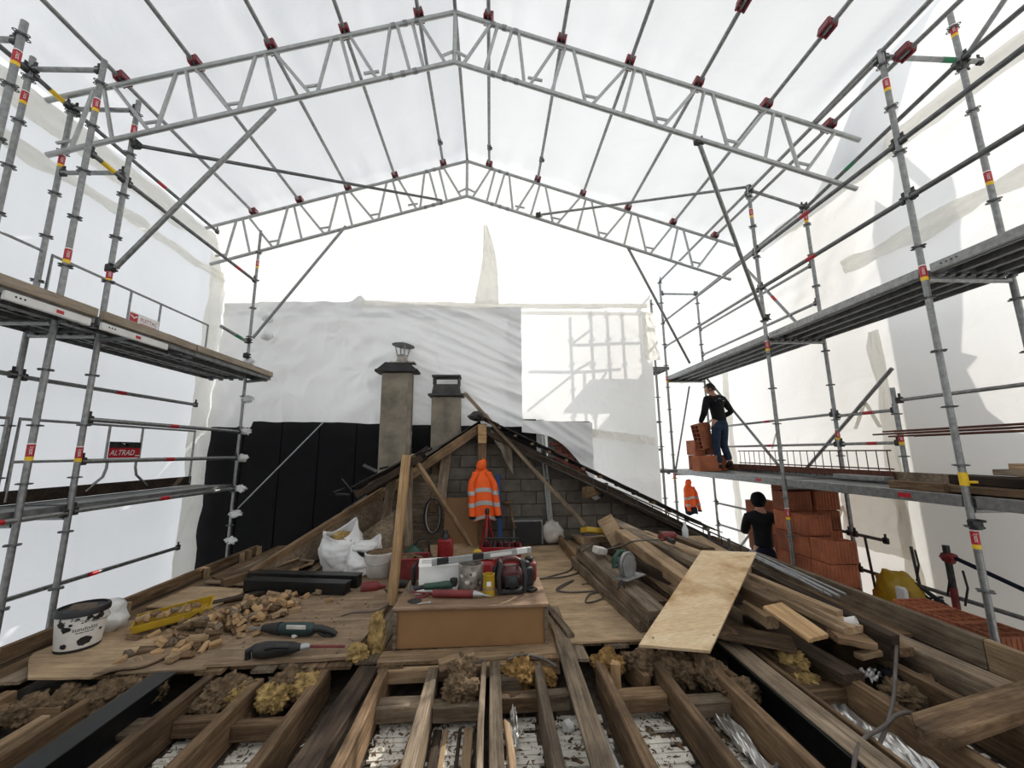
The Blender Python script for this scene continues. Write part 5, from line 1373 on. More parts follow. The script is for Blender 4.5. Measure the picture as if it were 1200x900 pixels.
cable([(2.380, 2.341, -0.050), (2.302, 2.326, 0.020), (2.190, 2.303, 0.030), (2.066, 2.266, 0.000), (1.883, 2.190, -0.000), (1.735, 2.076, 0.010), (1.611, 1.958, 0.010)], .010, 'cable', 'grey cable curling over the right joists')
cable([(2.886, 2.414, -0.080), (2.895, 2.356, -0.080), (2.904, 2.274, -0.080)], .012, 'red_dirty', 'reddish hose end at the far right between joists')
cable([(.12, 3.08, .01), (.22, 3.10, .03), (.36, 3.08, .01), (.46, 3.02, -.02)], .010, 'cable', 'grey cable end in front of the box')
mb = MB(); mb.cbox((0, 0, 0), (.16, .07, .06), .01); mb.cbox((.02, 0, .035), (.05, .05, .02), .006); o = mb.build('socket_block', M['black']); o.location = V((1.185, 4.163, 0.050)); o.rotation_euler = (0, 0, R(-20)); tag(o, 'black socket block on the plywood beside the saw beam', 'socket')

# ================================================================ TOOLS
def tool(name, label, cat, loc, rz=0, rx=0, ry=0):
    return thing(name, label, cat, loc, (R(rx), R(ry), R(rz)))
LID = .296
# circular saw on the beam
s = tool('circular_saw', 'green and grey circular saw resting on the saw beam', 'saw', V((1.283, 3.863, 0.300)), 35)
mb = MB(); mb.cbox((0, 0, .008), (.30, .16, .008), .003); mb.build('base_plate', M['galv'], s)
mb = MB(); mb.lathe([(.0, -.018), (.115, -.018), (.12, 0), (.115, .018), (0, .018)], (0, .02, .10), 22, rotm(90, 0, 0)); mb.build('blade_guard', M['galv'], s)
mb = MB(); mb.lathe([(0, -.003), (.098, -.003), (.098, .003), (0, .003)], (0, -.005, .09), 28, rotm(90, 0, 0)); mb.build('blade', M['alu'], s)
mb = MB(); mb.lathe([(.0, 0), (.05, 0), (.055, .03), (.05, .13), (.035, .15), (0, .15)], (0, .03, .10), 16, rotm(-90, 0, 0)); mb.build('motor', M['green'], s)
mb = MB(); mb.path([(.06, .06, .15), (.02, .06, .21), (-.06, .06, .22), (-.14, .06, .17), (-.15, .06, .10), (-.06, .06, .10)], .019, 8); mb.build('handle', M['green'], s)
mb = MB(); mb.tube((.10, .0, .13), (.11, .10, .15), .016, 8); mb.build('front_knob', M['black'], s)
# two power tools on the left plywood
t1 = tool('reciprocating_saw', 'teal reciprocating saw lying on the left plywood, farther of two', 'power tool', V((-1.564, 3.546, 0.075)), -8)
mb = MB(); mb.lathe([(0, -.20), (.035, -.19), (.045, -.08), (.05, .02), (.048, .12), (.03, .15), (0, .15)], (.02, 0, 0), 14, rotm(0, 90, 0), sx=1, sy=1); mb.build('body', M['teal'], t1)
mb = MB(); mb.lathe([(.048, 0), (.04, .06), (.028, .13), (.022, .15), (0, .15)], (-.12, 0, 0), 12, rotm(0, -90, 0)); mb.build('nose_sleeve', M['rubber'], t1)
mb = MB(); mb.path([(.15, 0, 0), (.22, 0, .01), (.31, 0, -.01), (.35, 0, -.03)], [.035, .026, .024, .018], 10); mb.build('handle', M['black'], t1); mb = MB(); mb.path([(.20, 0, -.02), (.28, 0, -.05), (.32, 0, -.04)], .014, 8); mb.build('trigger_guard', M['black'], t1)
mb = MB(); mb.box((-.33, 0, 0), (.14, .002, .018)); mb.build('blade', M['alu'], t1)
mb = MB(); mb.cbox((.04, -.045, .03), (.16, .012, .03), .004); mb.build('label_plate', M['white_dirty'], t1)
t2 = tool('rotary_hammer', 'black demolition drill with long steel bit on the left plywood, nearer of two', 'power tool', V((-1.486, 3.218, 0.075)), 6)
mb = MB(); mb.lathe([(0, -.19), (.045, -.19), (.055, -.12), (.048, -.03), (.04, .06), (.026, .10), (.02, .13), (0, .13)], (0, 0, 0), 14, rotm(0, 90, 0)); mb.build('body', M['rubber'], t2)
mb = MB(); mb.path([(-.19, 0, .02), (-.235, 0, .0), (-.23, 0, -.05)], .022, 8); mb.build('handle', M['black'], t2); mb = MB(); mb.path([(-.1, -.05, .03), (-.02, -.08, .05), (.05, -.05, .03)], .016, 8); mb.build('side_grip', M['black'], t2)
mb = MB(); mb.lathe([(.024, 0), (.026, .03), (.018, .06), (0, .06)], (.12, 0, 0), 12, rotm(0, 90, 0)); mb.build('chuck', M['alu'], t2)
mb = MB(); mb.tube((.17, 0, 0), (.42, 0, -.02), .010, 8); mb.build('bit', M['red_dirty'], t2, label='dull red steel bit')
mb = MB(); mb.cbox((0, 0, 0), (.05, .03, .02), .003); o = mb.build('putty_knife', M['white']); o.location = V((-1.536, 3.508, 0.040)); o.rotation_euler = (0, 0, R(60)); tag(o, 'small white block between the two power tools', 'block')

# things on the lid
g = tool('sealant_gun', 'dark red sealant gun lying along the front of the box lid', 'sealant gun', (-.28, 3.47, LID + .03), -7)
g.scale = (1.1, 1.2, 1.2)
mb = MB(); mb.tube((-.17, 0, 0), (.13, 0, 0), .025, 12); mb.build('barrel', M['maroon'] if False else M['red_dirty'], g)
mb = MB(); mb.tube((.13, 0, 0), (.20, 0, -.004), .023, 12, .012); mb.tube((.20, 0, -.004), (.26, 0, -.012), .008, 8, .004); mb.build('nozzle', M['alu'], g)
mb = MB(); mb.tube((-.17, 0, 0), (-.33, 0, .005), .007, 8); mb.path([(-.20, 0, .0), (-.24, -.01, -.02), (-.29, -.03, -.02)], .011, 8); mb.build('trigger_grip', M['red_dirty'], g)
def can(name, label, cat, loc, r, h, mat, lid=None, n=18, band=None):
    c = tool(name, label, cat, loc)
    mb = MB(); mb.lathe([(r * .97, 0), (r, .006), (r, h - .006), (r * 1.03, h - .004), (r * 1.03, h), (r * .92, h), (r * .9, h * .55)], (0, 0, 0), n); mb.build('tin', M[mat], c)
    if band:
        mb = MB(); mb.tube((0, 0, h * band[1]), (0, 0, h * band[2]), r + .0012, n, cap=False); mb.build('label_band', M[band[0]], c)
    return c
c = can('paint_can', 'splashed metal paint can standing in the middle of the lid', 'can', (-.17, 3.66, LID), .105, .21, 'tin')
for k in range(10):
    mb = MB(); vs, fs = splat(k * 2.1, rg.uniform(.008, .026), 12); a0 = -1.9 + rg.uniform(-1.2, 1.2); z0 = rg.uniform(.03, .15)
    mb.add([V((.1062 * math.cos(a0 + p.x / .105), .1062 * math.sin(a0 + p.x / .105), z0 + p.y)) for p in vs], fs); mb.build('paint_splash', M['white_dirty'] if k % 2 else M['dust'], c, smooth=False)
c = can('yellow_can', 'small yellow can near the front edge of the lid', 'can', (-.015, 3.50, LID), .048, .165, 'yellow', band=('wood_light', .30, .42))
mb = MB(); mb.cbox((0, -.0485, .10), (.035, .003, .035), .001); mb.build('white_patch', M['white'], c)
# red and black site radio
r_ = tool('jobsite_vacuum', 'dark red and black jobsite vacuum with roll cage on the right of the lid', 'vacuum', (.17, 3.58, LID), 4); r_.scale = (1.3, 1.2, 1.4)
mb = MB(); mb.cbox((0, 0, .085), (.14, .13, .13), .03); mb.build('housing', M['maroon'], r_)
mb = MB(); mb.cbox((0, -.062, .07), (.10, .02, .07), .01); mb.lathe([(.03, 0), (.035, .012), (.02, .02)], (0, -.07, .07), 14, rotm(90, 0, 0)); mb.build('filter_cover', M['black'], r_)
for sx in (-.078, .078):
    mb = MB(); mb.path([(sx, -.07, .01), (sx * 1.08, -.075, .10), (sx * .9, -.05, .17), (sx * .9, .05, .17), (sx * 1.08, .075, .10), (sx, .07, .01)], .014, 8); mb.build('roll_bar', M['black'], r_)
mb = MB(); mb.path([(-.07, 0, .165), (-.03, 0, .185), (.03, 0, .185), (.07, 0, .165)], .014, 8); mb.build('handle', M['maroon'], r_)
mb = MB(); mb.cbox((0, 0, .015), (.16, .15, .03), .01); mb.build('base', M['rubber'], r_)
for (x, y, lb, rr_) in ((.305, 3.72, 'black battery charger behind the jobsite vacuum', 10), (.08, 3.72, 'black tool case behind the yellow can', 0), (.35, 3.86, 'dark red charger at the back right corner of the lid', -12)):
    k = tool('battery_charger', lb, 'charger', (x, y, LID), rr_)
    mb = MB(); mb.cbox((0, 0, .08), (.13, .10, .16), .015); mb.build('body', M['black'] if 'black' in lb else M['red_dirty'], k)
    mb = MB(); mb.cbox((0, 0, .18), (.07, .07, .05), .012); mb.build('battery', M['red_dirty'] if 'case' in lb else M['black'], k)
mb = MB(); mb.path([(0, 0, 0), (.05, -.02, 0), (.09, .01, 0), (.06, .05, .004), (.01, .04, 0)], .014, 6); o = mb.build('strap_loop', M['rubber'], smooth=True); o.location = (.29, 3.56, LID + .014); tag(o, 'black strap loop on the lid right of the vacuum', 'strap')
# spirit level across the tools
lv = tool('spirit_level', 'long aluminium spirit level lying across the tools on the box', 'spirit level', ((V((-.50, 3.62, LID + .232)) + V((.37, 3.86, LID + .262))) / 2)); A_, B_ = V((-.50, 3.62, LID + .232)), V((.37, 3.86, LID + .262))
Mx = (B_ - A_).to_track_quat('X', 'Z').to_matrix()
mb = MB(); mb.cbox((0, 0, 0), ((B_ - A_).length, .028, .055), .004, Mx); mb.build('profile', M['alu'], lv)
for k in (-.36, -.05, .36):
    mb = MB(); mb.cbox(Mx @ V((k, -.004, .004)), (.10, .028, .05), .004, Mx); mb.build('vial_window', M['black'] if k < 0 else M['white'], lv)
mb = MB(); mb.cbox(Mx @ V((.16, -.0145, 0)), (.2, .001, .03), .0004, Mx); mb.build('printed_band', M['white'], lv)
# white carton and paper
k = tool('carton', 'white carton lying at the back left of the lid', 'carton', (-.46, 3.80, LID), 8)
mb = MB(); mb.cbox((0, 0, .095), (.34, .24, .19), .004); mb.build('box', M['white'], k)
mb = MB(); mb.cbox((-.01, .0, .195), (.33, .23, .004), .001, rotm(2, 0, 0)); mb.build('flap', M['paper'], k)
for j in range(3):
    mb = MB(); mb.box((-.05, -.05 + j * .045, .202), (.2, .006, .001)); mb.build('printed_line', M['dust'], k)
k = tool('black_frame', 'black flat panel standing upright behind the pale post on the lid', 'panel', (-.68, 3.82, LID))
mb = MB(); mb.cbox((0, 0, .085), (.018, .18, .17), .004); mb.build('board', M['black'], k)
mb = MB(); mb.cbox((.10, .08, .168), (.22, .012, .012), .003); mb.build('edge', M['black'], k)
mb = MB(); mb.grid(12, 10, lambda u, v: V((-.62 + .34 * u, 3.55 + .17 * v, LID + .008 + .012 * fbm((u * 3, v * 3, 2), 3) + .03 * v))); o = mb.build('paper_sheet', M['paper'], smooth=True); o.modifiers.new('t', 'SOLIDIFY').thickness = .002; tag(o, 'white paper sheet under the green tool on the lid', 'paper')
k = tool('grinder', 'dark green angle grinder lying on the white paper', 'power tool', (-.43, 3.58, LID + .06), 8)
mb = MB(); mb.lathe([(0, -.13), (.026, -.12), (.03, 0), (.036, .06), (.03, .11), (0, .12)], (0, 0, 0), 12, rotm(0, 90, 0)); mb.build('body', M['green'], k)
mb = MB(); mb.lathe([(.028, 0), (.034, .03), (.03, .06), (0, .07)], (.12, 0, -.01), 12); mb.build('gear_head', M['black'], k)
mb = MB(); mb.tube((-.12, 0, 0), (-.2, 0, -.01), .018, 8); mb.build('grip', M['black'], k)
k = tool('cutting_disc', 'black cutting disc lying flat on the front left of the lid', 'disc', (-.60, 3.42, LID))
mb = MB(); mb.lathe([(.014, 0), (.055, 0), (.055, .004), (.014, .004)], (0, 0, 0), 22); mb.build('disc', M['rubber'], k)
mb = MB(); mb.cbox((0, 0, .004), (.09, .014, .008), .003); mb.lathe([(.014, 0), (.018, .004), (.014, .009)], (.045, 0, 0), 10); o = mb.build('spanner', M['alu']); o.location = (-.52, 3.36, LID); o.rotation_euler = (0, 0, R(18)); tag(o, 'small spanner beside the black cutting disc', 'spanner')
k = tool('metal_socket', 'small metal socket standing at the left edge of the lid', 'socket', (-.67, 3.62, LID))
mb = MB(); mb.lathe([(.02, 0), (.022, .05), (.018, .05), (.016, .01)], (0, 0, 0), 14); mb.build('cup', M['galv'], k)

# behind the box
k = tool('tool_case', 'red tool case with arched handle lying behind the level', 'tool case', (-.22, 4.95, .02), -4)
mb = MB(); mb.cbox((0, 0, .10), (.52, .30, .20), .03); mb.build('shell', M['red'], k)
mb = MB(); mb.path([(-.13, -.155, .06), (-.11, -.165, .14), (0, -.17, .165), (.11, -.165, .14), (.13, -.155, .06)], .02, 8); mb.build('handle', M['red_dirty'], k)
mb = MB(); mb.cbox((0, -.152, .09), (.18, .01, .09), .004); mb.build('recess', M['black'], k)
k = tool('cordless_drill', 'grey and white drill lying on the red tool case', 'drill', (-.08, 4.90, .26), -8)
mb = MB(); mb.lathe([(0, -.13), (.035, -.12), (.04, 0), (.036, .05), (0, .055)], (0, 0, 0), 12, rotm(0, 90, 0)); mb.build('body', M['black'], k)
mb = MB(); mb.lathe([(.034, 0), (.034, .08), (.02, .11), (0, .11)], (.05, 0, 0), 12, rotm(0, 90, 0)); mb.build('chuck', M['white'], k)
mb = MB(); mb.path([(-.08, 0, 0), (-.09, .05, -.02), (-.10, .11, -.03)], .022, 8); mb.build('grip', M['black'], k)
lm = lump(31, .055, 2, .2, 1.5, (1.2, 1, .8)); o = lm.build('sponge', M['yellow'], smooth=True); o.location = (-.16, 5.05, .26); tag(o, 'yellow cap resting on the red tool case behind the drill', 'cap')
k = tool('tool_bag', 'open red tool tote filled with black tools behind the red case', 'tool bag', (.14, 5.55, .02), -6)
mb = MB()
for (c_, d_) in (((0, -.15, .11), (.50, .02, .22)), ((0, .15, .11), (.50, .02, .22)), ((-.25, 0, .11), (.02, .30, .22)), ((.25, 0, .11), (.02, .30, .22)), ((0, 0, .01), (.5, .3, .02))): mb.cbox(c_, d_, .006)
mb.build('tote', M['red'], k)
for j in range(9):
    mb = MB(); x = -.2 + j * .05
    mb.path([(x, rg.uniform(-.1, .1), .1), (x + rg.uniform(-.05, .05), rg.uniform(-.1, .1), .27 + rg.uniform(-.03, .03))], rg.uniform(.012, .025), 7); mb.build('hand_tool', M['black'], k)
mb = MB(); mb.path([(-.24, 0, .2), (-.22, 0, .30), (.22, 0, .30), (.24, 0, .2)], .012, 8); mb.build('carry_bar', M['black'], k)
k = tool('jerrycan', 'small red canister with black cap behind the carton', 'canister', (-.60, 5.62, .02), 0)
mb = MB(); mb.cbox((0, 0, .15), (.20, .13, .30), .025)
for sx in (-.045, .045): mb.cbox((sx, -.066, .13), (.03, .012, .2), .005)
mb.build('body', M['red'], k)
mb = MB(); mb.lathe([(.055, 0), (.05, .05), (.03, .07), (.03, .10), (.022, .115)], (0, 0, .29), 14); mb.build('cap', M['black'], k)
k = tool('garden_sprayer', 'round dark green sprayer with black handle behind the red crate', 'sprayer', (-.98, 5.45, .02))
mb = MB(); mb.lathe([(.10, 0), (.14, .04), (.15, .12), (.12, .2), (.05, .24), (.04, .26)], (0, 0, 0), 18); mb.build('tank', M['green'], k)
mb = MB(); mb.path([(0, 0, .25), (.05, 0, .33), (.16, 0, .34), (.19, 0, .26), (.19, 0, .12)], .014, 8); mb.build('handle', M['black'], k)
k = tool('crate', 'open red plastic crate left of the box, behind the pale post', 'crate', (-.93, 4.98, .02), 4)
mb = MB()
for (c_, d_) in (((0, -.13, .12), (.40, .012, .24)), ((0, .13, .12), (.40, .012, .24)), ((-.2, 0, .12), (.012, .26, .24)), ((.2, 0, .12), (.012, .26, .24)), ((0, 0, .01), (.4, .26, .015))): mb.cbox(c_, d_, .004)
mb.build('shell', M['red_dirty'], k)
mb = MB(); mb.path([(-.2, -.136, .235), (.2, -.136, .235), (.2, .136, .235), (-.2, .136, .235)], .012, 6, closed=True); mb.build('rim', M['red'], k)
lm = lump(8, .12, 3, .5, 2, (1.3, .8, .6)); q = lm.build('contents', M['wool_brown'], k, smooth=False); q.location = (0, 0, .19)
k = tool('bucket', 'plain white bucket filled to the brim between sacks and pale post', 'bucket', (-1.33, 5.15, .015))
mb = MB(); mb.lathe([(.145, 0), (.15, .01), (.17, .24), (.178, .242), (.178, .262), (.165, .266), (.16, .25), (.14, .05)], (0, 0, 0), 24); mb.build('pail', M['white_dirty'], k)
lm = lump(14, .15, 3, .15, 2, (1, 1, .3)); q = lm.build('contents', M['wool_brown'], k, smooth=True); q.location = (0, 0, .25)
mb = MB(); mb.path([(.178 * math.cos(t), .178 * math.sin(t), .24 - .10 * max(0, -math.sin(t)) ) for t in [math.pi + j * math.pi / 10 for j in range(11)]], .003, 5); mb.build('handle', M['galv'], k)
k = tool('red_bottle', 'dull red bottle lying in front of the white bucket', 'bottle', V((-1.248, 4.597, 0.050)), 10)
mb = MB(); mb.lathe([(.0, 0), (.055, .005), (.06, .1), (.055, .16), (.02, .2), (.02, .25), (0, .25)], (-.12, 0, 0), 14, rotm(0, 90, 0)); mb.build('body', M['red_dirty'], k)
k = tool('shoe', 'dark shoe on the floor behind the pale post', 'shoe', V((-0.966, 4.661, 0.040)), 20)
mb = MB(); mb.path([(-.12, 0, 0), (-.08, 0, .02), (0, 0, .02), (.08, 0, .0), (.13, 0, -.005)], [.03, .045, .042, .038, .02], 10); mb.build('upper', M['rubber'], k)

def sack(name, label, loc, r, h, seed, top_open=True, lean=0):
    k = tool(name, label, 'sack', loc, seed * 20)
    mb = MB(); n, m_ = 40, 26
    def f(u, v):
        t = u * 2 * math.pi
        rr2 = r * (1.0 - .18 * v + .12 * math.sin(v * 3.1)) * (1 + .22 * fbm((math.cos(t) * 1.4, math.sin(t) * 1.4, v * 2.2 + seed), 4) + .06 * noise.noise(V((math.cos(t) * 5, math.sin(t) * 5, v * 6 + seed))))
        if v < .1: rr2 *= .8 + 2 * v
        z = h * v + (.06 * math.sin(t * 2 + seed) + .07 * math.sin(t + 1)) * v ** 2
        return V((rr2 * math.cos(t) + lean * v * v, rr2 * .8 * math.sin(t), z))
    mb.grid(n, m_, f)
    q = mb.build('bag', M['sack'], k, smooth=True); q.modifiers.new('t', 'SOLIDIFY').thickness = .006
    if top_open:
        lm = lump(seed + 3, r * .62, 3, .5, 2, (1, .9, .9)); q = lm.build('wool_filling', M['wool'], k, smooth=False, label='yellow wool showing in the open top'); q.location = (lean * .5, -r * .1, h * .66)
    else:
        lm = lump(seed, r * .85, 3, .25, 2, (1, .8, .4)); q = lm.build('folded_top', M['sack'], k, smooth=True); q.location = (lean, 0, h * .93)
sack('sack', 'open white sack stuffed with yellow wool', V((-1.83, 5.35, .015)), .24, .50, 1.3, True, -.06)
sack('sack', 'closed white sack slumped against the white bucket', V((-1.56, 5.22, .015)), .20, .33, 2.6, False, .05)
# loudspeaker
k = tool('loudspeaker', 'black-fronted loudspeaker with silver edge by the block wall', 'loudspeaker', (.58, 6.58, .02))
mb = MB(); mb.cbox((0, 0, .19), (.47, .26, .38), .008); mb.build('cabinet', M['galv'], k)
mb = MB(); mb.cbox((0, -.13, .19), (.42, .012, .33), .004); mb.build('grille', M['black'], k)
for (x, lb) in ((.38, 'upper'), ):
    lm = lump(19, .15, 3, .25, 2, (1.2, .8, 1.2)); o = lm.build('white_bag', M['white_dirty'], smooth=True); o.location = (.96, 6.55, .18); tag(o, 'dusty white bag between loudspeaker and straightedge', 'bag')
mb = MB(); mb.tube((.37, 6.4, .28), (.30, 6.66, .62), .02, 8); mb.cbox((.29, 6.68, .64), (.14, .05, .05), .01); o = mb.build('hammer', M['wood_old']); tag(o, 'hammer with wooden shaft leaning left of the loudspeaker', 'hammer')
k = tool('laser_tripod', 'slim red laser tripod standing under the orange jacket', 'tripod', (-.05, 6.05, .02))
for a in range(3):
    t = a * 2.1 + .4; mb = MB(); mb.tube((.0, 0, .56), (.14 * math.cos(t), .14 * math.sin(t), 0), .016, 8); mb.build('leg', M['red'], k)
mb = MB(); mb.lathe([(.03, 0), (.035, .05), (.02, .08)], (0, 0, .54), 12); mb.build('head', M['black'], k)
# hose coil hanging
k = tool('hose_coil', 'coil of black and grey hose hanging on the panel left of the hardboard', 'hose', (-.88, 6.42, .5))
for j in range(4):
    mb = MB(); mb.path([V(((.10 + .012 * j) * math.cos(t), -.02 * j, .26 * math.sin(t))) for t in [i * math.pi / 9 for i in range(18)]], .012, 6, closed=True); mb.build('loop', M['white_dirty'] if j == 1 else M['cable_black'], k, smooth=True)
# bottle and red thing near parapet
k = tool('bottle', 'clear plastic bottle standing at the far end of the right parapet', 'bottle', V((2.200, 4.615, 0.420)))
mb = MB(); mb.lathe([(.032, 0), (.035, .02), (.033, .10), (.035, .14), (.015, .19), (.014, .215), (.0, .216)], (0, 0, 0), 14); mb.build('body', M['glass'], k)
mb = MB(); mb.lathe([(.016, .2), (.016, .225), (0, .226)], (0, 0, 0), 10); mb.build('cap', M['white'], k)
k = tool('red_drill', 'dark red cordless tool lying on the far boards', 'power tool', V((1.784, 4.118, 0.600)), 30)
mb = MB(); mb.lathe([(0, -.12), (.04, -.11), (.045, 0), (.03, .1), (0, .12)], (0, 0, 0), 12, rotm(0, 90, 0)); mb.build('body', M['red_dirty'], k)
mb = MB(); mb.path([(-.05, 0, 0), (-.07, -.06, -.02), (-.08, -.12, -.03)], .025, 8); mb.build('grip', M['black'], k)
jboard('far_board', (2.503, 5.056, 0.400), (2.467, 4.309, 0.360), .22, .03, 'wood_light', 'yellowish board at the far end of the right parapet', 'board')
k = tool('blue_sack', 'blue and white sack on the roof edge by the brick wall', 'sack', V((1.732, 6.750, 0.798)), 20)
q = lump(23, .12, 3, .35, 2, (.9, .8, 1.2)).build('bag', M['sack'], k, smooth=True)
mb = MB(); mb.cbox((.05, -.09, -.02), (.09, .02, .14), .008); mb.build('blue_print', M['blue'], k)

# ================================================================ HI-VIS JACKETS
def jacket(label, loc, s=1.0, rz=0, dark=False):
    k = thing('jacket', label, 'jacket', loc, (0, 0, R(rz)))
    H = .80 * s
    def ring(u, v, e=0.0):
        t = u * 2 * math.pi
        w = (.055 + .085 * smooth01(v / .22) + .035 * v) * s + e
        d = (.05 + .05 * smooth01(v / .3) + .02 * v) * s + e
        fold = 1 + .12 * noise.noise(V((math.cos(t) * 2.6, math.sin(t) * 2.6, v * 2.0))) + .07 * noise.noise(V((math.cos(t) * 6, math.sin(t) * 6, v * 5)))
        x = w * fold * math.copysign(abs(math.cos(t)) ** .8, math.cos(t)); y = d * fold * math.copysign(abs(math.sin(t)) ** .8, math.sin(t))
        return V((x + .05 * s * v, y, -H * v + .02 * s * math.sin(t * 3) * v))
    hem = .82 if dark else 1.0
    mb = MB(); mb.grid(36, 34, lambda u, v: ring(u, v * hem)); q = mb.build('body', M['hivis'], k, smooth=True); q.modifiers.new('t', 'SOLIDIFY').thickness = .006
    if dark:
        mb = MB(); mb.grid(36, 8, lambda u, v: ring(u, .80 + v * .25)); q = mb.build('dark_hem', M['navy'], k, smooth=True, label='dark navy lower panel')
    for v0 in ((.42, .50), (.66, .74), (.93, .99)) if not dark else ((.45, .53),):
        mb = MB(); mb.grid(36, 3, lambda u, v: ring(u, v0[0] + (v0[1] - v0[0]) * v, .006)); mb.build('reflective_band', M['reflect'], k, smooth=True)
    for sx in (-1, 1):
        def sl(u, v, e=0.0):
            t = u * 2 * math.pi; rr2 = (.056 - .010 * v) * s + e
            c0 = V((sx * (.09 + .075 * smooth01(v / .3) + .03 * v) * s + .05 * s * v, -.06 * s - .06 * s * v, (-.10 - .66 * v) * s))
            return c0 + V((rr2 * math.cos(t), rr2 * math.sin(t), 0)) * (1 + .2 * noise.noise(V((math.cos(t) * 2, math.sin(t) * 2, v * 6 + sx * 3))))
        mb = MB(); mb.grid(18, 24, sl); q = mb.build('sleeve', M['hivis'], k, smooth=True); q.modifiers.new('t', 'SOLIDIFY').thickness = .005
        for v0 in (.42, .68):
            mb = MB(); mb.grid(18, 2, lambda u, v: sl(u, v0 + .09 * v, .005)); mb.build('reflective_band', M['reflect'], k, smooth=True)
        mb = MB(); mb.grid(18, 2, lambda u, v: sl(u, .96 + .06 * v, .002)); mb.build('cuff', M['navy'], k, smooth=True)
    mb = MB(); mb.grid(24, 10, lambda u, v: V(((.055 + .025 * math.sin(v * 3.1)) * s * math.cos(u * 6.2832), (.06 + .03 * math.sin(v * 3.1)) * s * math.sin(u * 6.2832) - .02 * s, (.02 - .10 * v + .06 * (1 - v)) * s + .02 * s * math.cos(u * 6.2832)))); q = mb.build('hood', M['hivis'], k, smooth=True); q.modifiers.new('t', 'SOLIDIFY').thickness = .006
    mb = MB(); mb.path([(0, 0, .0), (0, 0, .06 * s), (0, .03, .09 * s)], .006, 5); mb.build('hanger_loop', M['navy'], k)
    return k
jacket('orange hi-vis jacket with grey bands hanging on the ridge post', (-0.143, 6.270, 1.253), 1.0, 8)
jacket('orange hi-vis jacket with dark hem hanging under the right scaffold deck', (3.970, 8.050, 0.795), .72, 20, True)

# ================================================================ CLAY BLOCKS
def clay_mesh(L, W, H):
    L -= .012; W -= .012; H -= .006
    mb = MB(); t = .016
    for sy in (-1, 1): mb.box((0, sy * (W / 2 - t / 2), 0), (L, t, H))
    for sx in (-1, 1): mb.box((sx * (L / 2 - t / 2), 0, 0), (t, W - 2 * t, H))
    nx, ny = max(2, int(L / .075)), max(2, int(W / .075))
    for i in range(1, nx): mb.box((-L / 2 + L * i / nx, 0, 0), (.009, W - 2 * t, H - .002))
    for j in range(1, ny): mb.box((0, -W / 2 + W * j / ny, 0), (L - 2 * t, .009, H - .004))
    nb = int(L / .042)
    for i in range(nb):
        x = -L / 2 + L * (i + .5) / nb
        for sy in (-1, 1): mb.cbox((x, sy * (W / 2 + .002), 0), (L / nb * .62, .008, H), .003)
    nb = int(W / .042)
    for i in range(nb):
        y = -W / 2 + W * (i + .5) / nb
        for sx in (-1, 1): mb.cbox((sx * (L / 2 + .002), y, 0), (.008, W / nb * .62, H), .003)
    return mb.mesh('clay_block', M['clay'], False)
CL = clay_mesh(.37, .295, .262); CT = clay_mesh(.50, .20, .30); CS = clay_mesh(.37, .245, .245)
def clay(me, loc, rot, label, group=None):
    o = bpy.data.objects.new('clay_block', me); COL.objects.link(o); o.location = V(loc) + V((random.uniform(-.012, .012), random.uniform(-.012, .012), 0)); o.rotation_euler = [R(a) for a in rot]
    return tag(o, label, 'block', group)
rows_ = [(5.02, 5), (5.33, 6), (5.64, 7)]
nmr = ['nearest', 'middle', 'farthest']; lv_ = ['bottom', 'second', 'third', 'fourth', 'fifth', 'sixth', 'seventh']
for j, (y, n) in enumerate(rows_):
    for i in range(n):
        vis = i >= 3
        clay(CL, (4.262, y, -.995 + .133 + i * .266), (0, 0, random.uniform(-1.5, 1.5)), '%s clay block from the deck in the %s column of the stepped stack' % (lv_[i], nmr[j]))
for i in range(6): clay(CL, (4.58, 6.75, -.995 + .133 + i * .266), (0, 0, random.uniform(-2, 2)), '%s clay block from the deck in the column left of the hooded person' % lv_[i])
for i in range(7): clay(CL, (4.68, 5.65, -.995 + .133 + i * .266), (0, 0, random.uniform(-2, 2)), '%s clay block from the deck in the column behind the stepped stack' % lv_[i])
clay(CS, (4.45, 5.92, .93 - .05), (90, 0, 8), 'clay block lying on its side with holes showing, above the stepped stack')
clay(CL, (4.60, 5.98, -.995 + .133 + 1.6), (0, 0, 4), 'upper clay block behind the hooded worker hands')
for j in range(3):
    for i in range(3):
        clay(CL, (4.27, 3.43 + j * .302, -.865 + .133 + i * .266), (0, 0, random.uniform(-1, 1)), '%s clay block from the deck, %s column of the low right stack' % (lv_[i], nmr[j]))
clay(CT, (4.20, 8.05, 1.045 + .15), (0, 0, 80), 'clay block standing behind the pole at the left end of the worker deck')
clay(CT, (4.20, 8.05, 1.045 + .45), (0, 0, 82), 'upper clay block of the two-high pair at the left end of the worker deck')
clay(CT, (4.42, 8.10, 1.045 + .45), (0, 0, 84), 'upper clay block right behind the two-high pair')
clay(CT, (4.42, 8.10, 1.045 + .15), (0, 0, 84), 'lower clay block right behind the two-high pair')
clay(CT, (4.16, 7.62, 1.045 + .15), (0, 0, 12), 'clay block lying lengthwise at the feet of the worker on the deck')
clay(CT, (4.66, 7.95, 1.045 + .15), (0, 0, 60), 'clay block turned sideways behind the worker blocks')

